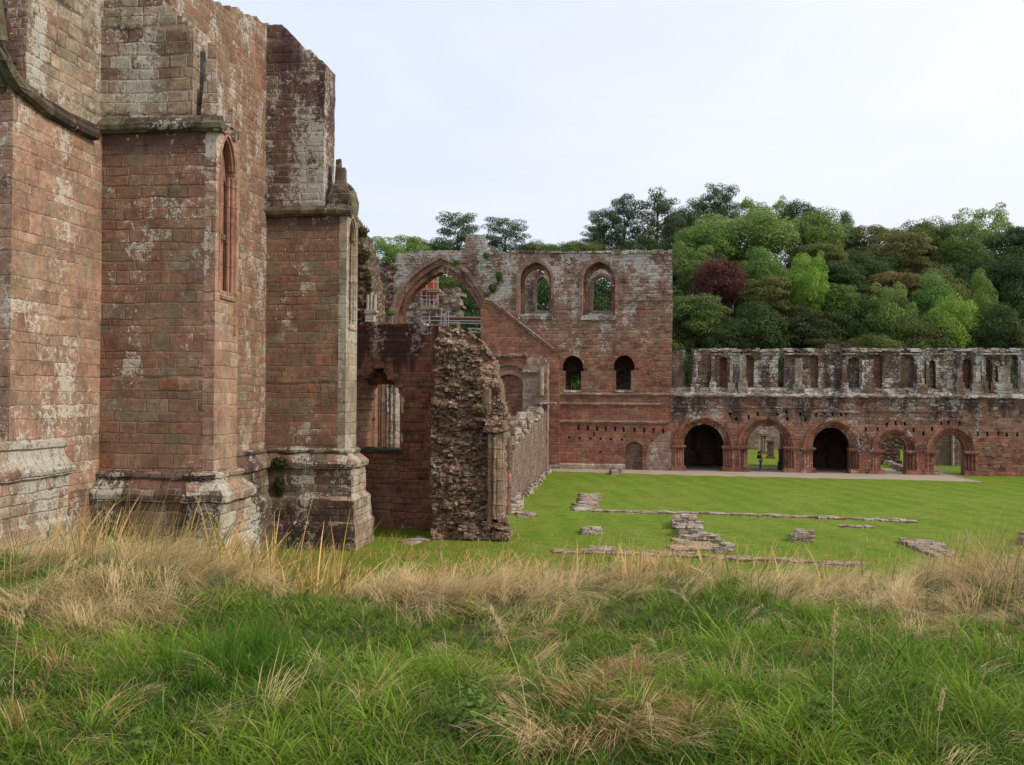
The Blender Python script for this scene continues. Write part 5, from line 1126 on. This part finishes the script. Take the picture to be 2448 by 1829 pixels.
for x, y, s, sz, lb in ((668, 1110, .55, .55, 'dull trailing plant at the top of the plinth of the farther buttress'), (668, 1165, .35, .9, 'dark trailing plant down the plinth of the farther buttress'), (672, 1230, .4, .6, 'dark plant at the foot of the corner beside the farther buttress')):
    u, z = E3.q(x, y, -.5); plant(E3.w(u, z, -.45), s, sz, (.07, .075, .025), lb)
for x, y, lb in ((880, 555, 'grassy tuft on the broken end of the church wall'), (885, 610, 'olive plant clinging to the broken end of the church wall'), (888, 660, 'lower olive plant on the broken end of the church wall')):
    u, z = RF.q(x-12, y, 0); plant(RF.w(u, z, 0), .45, .6, (.10, .11, .035), lb)
u, z = MF.q(900, 1072, .4); plant(MF.w(u, z, .5), 1.0, .12, (.10, .17, .03), 'green weeds on the sill of the broken window')
u, z = RFr.q(1150, 985, -.3); plant(RFr.w(u, z, -.4), .5, .35, (.12, .12, .04), 'yellowish moss clump on the rubble end')
# ---------------------------------------------------------------- grass of the bank
def proj(P):
    q = (P-np.array(CAM))@np.array(R3); return q[:, 0]/-q[:, 2]*FPX+1224, 914.5-q[:, 1]/-q[:, 2]*FPX, -q[:, 2]
M_grass = grassmat('living_grass', .38); M_straw = grassmat('straw', .2)
def blades(base, L, W, th0, curv, az, col, tipcol, seg=4, r=rng):
    n = len(base); t = np.linspace(0, 1, seg+1); P = np.zeros((n, seg+1, 3)); P[:, 0] = base
    dirh = np.stack([np.cos(az), np.sin(az), az*0], 1)
    for k in range(seg):
        th = th0+curv*(k+.5)/seg; st = (L/seg)[:, None]*(dirh*np.sin(th)[:, None]+np.array([0, 0, 1])*np.cos(th)[:, None]); P[:, k+1] = P[:, k]+st
    tw = az+math.pi/2+r.normal(size=n)*.7; side = np.stack([np.cos(tw), np.sin(tw), az*0], 1)
    w = (W[:, None]*(np.array([.75, 1, .9, .6, .08]) if seg == 4 else np.linspace(1, .2, seg+1))[None, :])[:, :, None]*.5
    V = np.stack([P-side[:, None]*w, P+side[:, None]*w], 2).reshape(-1, 3)
    i = (np.arange(n)*(2*(seg+1)))[:, None]+(np.arange(seg)*2)[None, :]; F = np.stack([i, i+1, i+3, i+2], -1).reshape(-1, 4)
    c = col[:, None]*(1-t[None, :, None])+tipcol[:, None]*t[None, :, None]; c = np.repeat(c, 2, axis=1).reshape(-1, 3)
    return V, F, np.concatenate([c, np.ones((len(c), 1))], 1)
def fnoise(x, y, s, o=0.0):
    return np.array([MN.fractal(Vector((a*s+o, b*s, o)), .8, 2.0, 3) for a, b in zip(x, y)])
# ground positions: density falls with distance, a margin on both sides of the view
def scatter(n, z0, z1, p=1.0, margin=1.6):
    Z = (z0**(1-p) + rng.random(n)*(z1**(1-p)-z0**(1-p)))**(1/(1-p)) if p != 1 else z0*(z1/z0)**rng.random(n)
    L = (rng.random(n)*2-1)*(.53*Z+margin)
    x = Z*FW.x+L*RT.x; y = Z*FW.y+L*RT.y; return x, y, bankz(x, y), Z, L
def blob(px, py, cx, cy, rx, ry): return np.exp(-((px-cx)/rx)**2-((py-cy)/ry)**2)
def strawf(px, py):
    s = 1.1*blob(px, py, 1060, 1430, 270, 65)+1.0*blob(px, py, 320, 1400, 290, 75)+.9*blob(px, py, 660, 1390, 250, 45)+.75*blob(px, py, 1520, 1700, 240, 95)+.5*blob(px, py, 90, 1660, 190, 120)
    s += .5*blob(px, py, 1120, 1560, 160, 50)+.45*blob(px, py, 760, 1720, 200, 50)+.5*blob(px, py, 250, 1500, 220, 50)+.5*blob(px, py, 2150, 1500, 160, 45)+.65*blob(px, py, 1500, 1400, 330, 40)+.35*blob(px, py, 1250, 1480, 260, 40)+.9*blob(px, py, 1930, 1420, 170, 75)+.9*blob(px, py, 2330, 1420, 260, 110)+.5*blob(px, py, 1350, 1770, 200, 70)+.22*(py < 1400)+.35*blob(px, py, 230, 1500, 260, 60)
    s -= .55*blob(px, py, 640, 1340, 120, 60)+.7*blob(px, py, 620, 1520, 260, 110)+.5*blob(px, py, 1780, 1480, 230, 60)
    return np.clip(s, 0, 1)
def clumps(n, z0, z1, p, keepf, per, spread):
    x, y, z, Z, L = scatter(n, z0, z1, p); px, py, _ = proj(np.stack([x, y, z], 1)); sf = strawf(px, py)*np.clip(.85+1.5*fnoise(x, y, .95, 11.0), .25, 1); nf = fnoise(x, y, 1.1); nf2 = fnoise(x, y, 4.0, 5.0)
    k = rng.random(n) < keepf(px, py, sf, nf, nf2); x, y, Z, px, py, sf, nf, nf2 = (a[k] for a in (x, y, Z, px, py, sf, nf, nf2)); m = len(x)
    cnt = np.maximum(3, (per*(.5+rng.random(m)))).astype(int); i = np.repeat(np.arange(m), cnt); t = len(i)
    r_ = np.abs(rng.normal(size=t))*spread; a = rng.random(t)*6.283
    X, Y = x[i]+r_*np.cos(a), y[i]+r_*np.sin(a); return i, m, np.stack([X, Y, bankz(X, Y)], 1), a, r_, (Z, px, py, sf, nf, nf2)
def tusf(px, py): return np.clip(blob(px, py, 560, 1580, 170, 120)*1.1+blob(px, py, 1240, 1480, 110, 50)*.4+blob(px, py, 2050, 1640, 330, 130)*.7+blob(px, py, 900, 1560, 140, 90)*.4+blob(px, py, 1700, 1470, 160, 50)*.4, 0, 1.1)
GV, GF, GC = [], [], []
# fountain-shaped tufts
i, m, base, a, r_, (Z, px, py, sf, nf, nf2) = clumps(9500, 2.9, 10.0, .75, lambda px, py, sf, nf, nf2: np.clip(1.05-sf*1.0-nf*.3, .06, 1), 20, .028)
tus = tusf(px, py); sc_l = (.11+.15*rng.random(m)**1.5)*(1+.5*np.clip(nf+nf2*.6, -.6, 1.2))*(1+.7*tus); hue = np.clip(.5+nf*1.0+rng.normal(size=m)*.28, 0, 1); wd = .0032+.0050*rng.random(m)**1.6; lean = rng.normal(size=(m, 2))*.38
n = len(i); Lg = sc_l[i]*(.5+.6*rng.random(n)); out_ = np.stack([np.cos(a), np.sin(a)], 1)*(.25+r_[:, None]*16)+lean[i]; az = np.arctan2(out_[:, 1], out_[:, 0]); mag = np.hypot(out_[:, 0], out_[:, 1])
th0 = np.clip(mag*.55, 0, 1.0)+np.abs(rng.normal(size=n))*.1; cv = (.5+1.9*rng.random(n))*(1-.4*np.clip(tus[i], 0, 1))
g1 = np.array([.045, .115, .007]); g2 = np.array([.215, .33, .026]); g3 = np.array([.33, .37, .09]); g4 = np.array([.05, .135, .014])
q = hue[i][:, None]; col = g1*(1-q)+g2*q; col = col*(1-np.clip(tus[i], 0, 1)[:, None]*.5)+g4*np.clip(tus[i], 0, 1)[:, None]*.5; col *= (.8+.4*rng.random(n))[:, None]
col = np.where((rng.random(n) > .92)[:, None], g3, col); col = np.where((rng.random(n) < .04+.15*sf[i])[:, None], np.array([.38, .29, .12]), col)
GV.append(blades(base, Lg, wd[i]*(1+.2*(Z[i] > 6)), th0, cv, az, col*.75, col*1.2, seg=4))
# short tangled undergrowth between the tufts
x, y, z, Z, L = scatter(90000, 2.9, 10.5, .8)
px, py, _ = proj(np.stack([x, y, z], 1)); sf = strawf(px, py)*np.clip(.85+1.5*fnoise(x, y, .95, 11.0), .25, 1); nf = fnoise(x, y, 1.1); nf2 = fnoise(x, y, 5.0, 3.0)
keep = rng.random(len(x)) > np.clip(sf*.85+nf*.2, 0, .85); x, y, z, Z, nf, nf2, sf = (a[keep] for a in (x, y, z, Z, nf, nf2, sf)); n = len(x)
h = rng.random(n)[:, None]; col = np.array([.06, .12, .012])*(1-h)+np.array([.17, .26, .03])*h; brown = (rng.random(n) < .16+.3*np.clip(nf2, 0, 1)+.3*sf)[:, None]; col = np.where(brown, np.array([.25, .16, .075]), col)
GV.append(blades(np.stack([x, y, z], 1), .05+.09*rng.random(n), .002+.003*rng.random(n), .3+.9*rng.random(n), rng.random(n)*1.6, rng.random(n)*6.28, col*.8, col*1.1))
def merge(name, parts, mat):
    V, F, Cc, k = [], [], [], 0
    for v, f, c in parts: V.append(v); F.append(f+k); Cc.append(c); k += len(v)
    return npmesh(name, np.concatenate(V), np.concatenate(F), mat, np.concatenate(Cc))
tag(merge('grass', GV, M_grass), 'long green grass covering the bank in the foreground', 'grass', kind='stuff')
# combed sheaves of bleached straw, each with its own lie
SV = []
i, m, base, a, r_, (Z, px, py, sf, nf, nf2) = clumps(6200, 3.0, 11.0, .35, lambda px, py, sf, nf, nf2: np.clip(sf*1.2+nf2*.5-.10, .012, 1), 38, .06)
low = blob(px, py, 1500, 1700, 260, 120)+blob(px, py, 90, 1660, 200, 140) > .35
adir = nf*4.5+.9+rng.normal(size=m)*.30; sl = (.20+.30*rng.random(m))*np.where(low, .75, 1)*np.clip(.6+.08*(Z-3), .6, 1.1); f0 = np.clip(1.08+nf2*.45+rng.normal(size=m)*.22, .35, 1.6); br = rng.random(m); bend = .4+1.0*rng.random(m)
n = len(i); hh = np.clip(br[i]*.7+.3*rng.random(n), 0, 1)[:, None]; col = np.array([.42, .26, .105])*(1-hh)+np.array([.78, .60, .31])*hh; col = np.where((low[i] & (rng.random(n) < .65))[:, None], col*np.array([.60, .42, .34]), col)
col = np.where((rng.random(n) < .10)[:, None], np.array([.12, .18, .03]), col)
base[:, 2] += .01+(.06+.08*np.clip(sf[i], 0, 1))*rng.random(n)
SV.append(blades(base, sl[i]*(.6+.6*rng.random(n)), .0018+.0024*rng.random(n), f0[i]+rng.normal(size=n)*.13, bend[i]+rng.normal(size=n)*.2, adir[i]+rng.normal(size=n)*.24, col*.75, col*1.15, seg=4))
x, y, z, Z, L = scatter(60000, 3.0, 11.5, .4); px, py, _ = proj(np.stack([x, y, z], 1)); sf = strawf(px, py)*np.clip(.85+1.5*fnoise(x, y, .95, 11.0), .25, 1); nf2 = fnoise(x, y, 3.0, 9.0)
keep = rng.random(len(x)) < np.clip(sf*.9+nf2*.3, .02, 1); x, y, z, Z, sf = (a[keep] for a in (x, y, z, Z, sf)); n = len(x); hh = rng.random(n)[:, None]
col = np.array([.22, .13, .06])*(1-hh)+np.array([.50, .37, .18])*hh
SV.append(blades(np.stack([x, y, z+.05*rng.random(n)], 1), .06+.20*rng.random(n), .0015+.002*rng.random(n), np.clip(1.2+rng.normal(size=n)*.3, .2, 1.7), rng.normal(size=n)*.6, rng.random(n)*6.28, col*.8, col*1.1))
tag(merge('dry_grass', SV, M_straw), 'bleached straw lying in swirls over the bank', 'dry grass', kind='stuff')
# upright dry stems near and beyond the crest
x, y, z, Z, L = scatter(26000, 6.8, 17.0, .6, 2.5)
px, py, _ = proj(np.stack([x, y, z], 1)); nf = fnoise(x, y, .8, 7.0)
d = .035+.75*blob(px, py, 330, 1390, 300, 160)+.95*blob(px, py, 2400, 1400, 190, 220)+.25*blob(px, py, 1090, 1400, 160, 100)+.10*blob(px, py, 1700, 1420, 500, 60)
keep = rng.random(len(x)) < np.clip(d*(.55+nf*.6)*(Z > 7.2), 0, 1)*.8; x, y, z, Z, px, py = (a[keep] for a in (x, y, z, Z, px, py)); n = len(x)
tall = .16+.30*rng.random(n)+.52*np.clip(blob(px, py, 330, 1400, 330, 200), 0, 1)*rng.random(n)+.62*blob(px, py, 2400, 1400, 190, 200)*rng.random(n)+.45*blob(px, py, 1090, 1400, 150, 120)*rng.random(n); tall *= 1+.35*np.clip((Z-9)/6, 0, 1)
hh = rng.random(n)[:, None]; col = np.array([.34, .19, .065])*(1-hh)+np.array([.56, .40, .18])*hh
gr = (rng.random((n, 1)) < .22); col = np.where(gr, np.array([.10, .15, .04]), col)
TG = [blades(np.stack([x, y, z], 1), tall, .0030+.0025*rng.random(n), np.abs(rng.normal(size=n))*.16, .15+.5*rng.random(n), rng.normal(size=n)*.7, col, col*1.1)]
x, y, z, Z, L = scatter(260000, 10.0, 48.0, .3, 2.0); z = np.maximum(z, 0.0); px, py, _ = proj(np.stack([x, y, z], 1)); nf = fnoise(x, y, .5, 4.0)
pr_ = np.clip((1.0*(px < 1250)*(px > 120)+.3*(px >= 1250))*(.55+nf*.9)*np.clip((47-Z)/11, 0, 1), 0, 1); pr_ *= ~((x < XW+.2) | ((x < XB+.6) & (y > YB2-.7) & (y < YB2+2.4)) | ((x < XB+.7) & (y > YB3-.7)) | ((px > 840) & (px < 1210) & (y > MF.p.y-3.2)))
keep = rng.random(len(x)) < pr_; x, y, z, px, nf = (a[keep] for a in (x, y, z, px, nf)); n = len(x); hh = rng.random(n)[:, None]
col = np.where(rng.random((n, 1)) < .68+.3*nf[:, None], np.array([.52, .35, .13])*(.8+.5*hh), np.array([.17, .21, .035])*(.8+.5*hh))
TG.append(blades(np.stack([x, y, z], 1), (.10+.45*rng.random(n)**2.2)*(1+1.3*(px < 840)*rng.random(n)**2), .011+.010*rng.random(n), np.abs(rng.normal(size=n))*.35, .2+.8*rng.random(n), rng.normal(size=n)*1.2, col*.9, col*1.1))
tag(merge('tall_dry_grass', TG, M_straw), 'thin golden stems standing along the crest of the bank', 'dry grass', kind='stuff')
# seed-headed stalks that stand out one by one
def stalk(cx, by, Lh, lean, az_, zz, head=True, col=(.50, .38, .20)):
    P0 = None; d = ray(cx, by)
    t = 3.0
    while t < 14 and (CAM+d*t).z > float(bankz((CAM+d*t).x, (CAM+d*t).y)): t += .05
    P0 = CAM+d*t; b = MB(); pts = []; p = P0.copy()
    for k in range(8):
        th = lean*(k/7)**1.3; pts.append(p.copy()); p = p+Vector((math.cos(az_)*math.sin(th), math.sin(az_)*math.sin(th), math.cos(th)))*Lh/7
    b.tube(pts, .0022, .0012, 5); rr = random.Random(int(cx+by))
    if head:
        for k in range(26):
            f = 5+2*rr.random(); i = int(min(6, f)); q = pts[i].lerp(pts[min(7, i+1)], f-i)
            b.box(q+Vector((rr.gauss(0, .006), rr.gauss(0, .006), rr.gauss(0, .004))), .004, .004, .018, rr.uniform(0, 3), tilt=rr.uniform(-.6, .6))
    return b.build('grass_stalk', M_stalk, None, origin=P0)
M_stalk = plain('dry_stalk', (.50, .38, .20), .8, .15)
for a in [(1262, 1828, .72, -.85, 3.5, 0, 'long bleached stalk leaning up left across the lower middle'), (1990, 1780, .62, .06, 0, 0, 'tall straight stalk in the right foreground'), (2240, 1828, .30, .35, .5, 0, 'curled seed head at the lower right'), (1060, 1470, .50, .12, 2.8, 0, 'upright thin stalk before the rubble end'), (1050, 1470, .46, .35, .4, 0, 'stalk leaning right before the rubble end'), (1090, 1450, .40, .5, .3, 0, 'shorter stalk leaning right before the rubble end'), (1840, 1390, .42, .25, .3, 0, 'pale stalk rising over the lawn right of centre'), (1500, 1400, .55, .5, .35, 0, 'stalk crossing the lawn below the first arch'), (1420, 1420, .58, .42, .5, 0, 'long stalk crossing the thin footing line'), (2320, 1420, .62, .2, 3.3, 0, 'tall stalk against the lawn at the right edge'), (2050, 1400, .50, .15, .2, 0, 'slim stalk against the lawn below the fourth arch'), (30, 1700, .55, .25, .3, 0, 'stalk at the left edge of the foreground'), (1680, 1560, .50, 1.3, 3.3, 0, 'arching stalk bowed to the left over the green grass'), (1750, 1600, .45, 1.2, .1, 0, 'arching stalk bowed to the right over the brown patch'), (1560, 1828, .24, .3, 2.5, 0, 'short stalk at the bottom edge, right of middle')]:
    tag(stalk(a[0], a[1], a[2], abs(a[3]), a[4] if a[3] >= 0 else math.pi-.3, a[5]), a[6], 'stalk', 'single seed stalks on the bank')
# the dark tussock
rt = np.random.default_rng(77)
P0 = G(590, 1600, 4.85); P0.z = float(bankz(P0.x, P0.y)); cs3 = [(G(x_, y_, 4.8), l_, k_) for x_, y_, l_, k_ in ((600, 1560, .42, 190), (630, 1530, .44, 170), (560, 1570, .36, 150), (650, 1575, .34, 130), (520, 1620, .32, 130), (470, 1600, .28, 100), (420, 1640, .30, 110), (560, 1650, .28, 120), (480, 1690, .26, 110), (610, 1640, .25, 100), (400, 1580, .24, 80), (680, 1600, .26, 70))]
TV = []
for g, l_, k_ in cs3:
    a = rt.random(k_)*6.28; r_ = np.abs(rt.normal(size=k_))*.035; bx, by = g.x+r_*np.cos(a), g.y+r_*np.sin(a)
    ox, oy = np.cos(a)*(.15+r_*6)+.16, np.sin(a)*(.15+r_*6); hh = rt.random(k_)[:, None]; col = np.array([.045, .115, .010])*(1-hh)+np.array([.12, .235, .022])*hh
    TV.append(blades(np.stack([bx, by, bankz(bx, by)], 1)-np.array(P0), l_*(.45+.6*rt.random(k_)), .004+.0035*rt.random(k_), np.hypot(ox, oy)*.75, rt.random(k_)**1.5*1.3, np.arctan2(oy, ox), col*.8, col*1.2, r=rt))
o = merge('grass_tussock', TV, M_grass); o.location = P0; tag(o, 'tall dark green tussock of grass on the left of the bank', 'grass tussock')
# broad-leaved weeds low in the foreground
wv, wf = leafcloud([np.array([0, 0, z_]) for z_ in (.05, .12, .2, .27)], [.13, .12, .1, .06], 40, .034, .4, 91, .9)
weed0 = None
for i, (x_, y_, s_, lb) in enumerate(((1120, 1760, 1.0, 'nettle-like leafy weed at the bottom, left of middle'), (1380, 1640, .9, 'leafy weed beside the brown flattened patch'), (860, 1600, .8, 'pale leafy weed right of the tussock'), (1190, 1800, .9, 'lowest leafy weed in the bottom middle'), (1960, 1800, .8, 'leafy weed near the lower right'), (330, 1800, .8, 'leafy weed near the lower left'))):
    o = npmesh('leafy_weed', wv, wf, M_leaf) if weed0 is None else weed0.copy()
    if weed0 is None: weed0 = o
    else: C.objects.link(o)
    g = G(x_, y_, 4.9); o.location = (g.x, g.y, float(bankz(g.x, g.y))); o.scale = (s_*.75,)*3; o.rotation_euler.z = i; o.color = (.12, .20, .035, 1); tag(o, lb, 'weed', 'broad-leaved weeds on the bank')
# ---------------------------------------------------------------- light, sky, camera
SUN_EL, SUN_AZ = math.radians(38), math.radians(-14)       # azimuth measured from +X towards +Y
sd = Vector((math.cos(SUN_AZ)*math.cos(SUN_EL), math.sin(SUN_AZ)*math.cos(SUN_EL), math.sin(SUN_EL)))
ld = D.lights.new('sun', 'SUN'); ld.energy = 2.5; ld.angle = math.radians(12); ld.color = (1.0, .91, .78)
lo_ = D.objects.new('sun', ld); C.objects.link(lo_); lo_.rotation_euler = sd.to_track_quat('Z', 'Y').to_euler(); lo_.location = (0, 0, 60)
w = D.worlds.new('World'); bpy.context.scene.world = w; w.use_nodes = True; w.node_tree.nodes.clear(); n = N(w.node_tree)
sky = n.n('ShaderNodeTexSky', {'sky_type': 'NISHITA', 'sun_disc': False, 'sun_elevation': SUN_EL, 'sun_rotation': math.atan2(sd.x, sd.y), 'air_density': 1.0, 'dust_density': 2.0, 'ozone_density': 1.0})
tc = n.n('ShaderNodeTexCoord').outputs['Generated']; sp = n.n('ShaderNodeSeparateXYZ', Vector=tc)
f = n.noise(n.vscale(tc, 1.0, 1.0, 3.2), 2.6, 6, .62, dist=.5)
side = n.step(sp.outputs[0], -.6, .7)
cl = n.mix(side, (6.7, 7.6, 9.2), (10.0, 10.0, 10.1)); hz = n.mix(n.step(sp.outputs[2], 0.0, .28), (8.0, 8.5, 9.4), cl)
cloud = n.mix(n.step(f, .30, .70), n.mix(.18, hz, (7.4, 8.4, 10.6)), n.mix(.25, hz, (10.4, 10.5, 10.8)))
c = n.mix(.90, sky.outputs[0], cloud)
bg = n.n('ShaderNodeBackground', Color=c, Strength=.10); o = n.n('ShaderNodeOutputWorld'); w.node_tree.links.new(bg.outputs[0], o.inputs[0])
cd = D.cameras.new('camera'); co = D.objects.new('camera', cd); C.objects.link(co); co.location = CAM; co.rotation_euler = R3.to_euler()
cd.sensor_width = 36; cd.lens = FPX*36/2448; cd.clip_end = 6000; cd.clip_start = .1; sc = bpy.context.scene; sc.camera = co
sc.view_settings.view_transform = 'Standard'; sc.view_settings.look = 'None'; sc.view_settings.exposure = .16; sc.view_settings.gamma = 1
sc.cycles.max_bounces = 6; sc.cycles.diffuse_bounces = 3
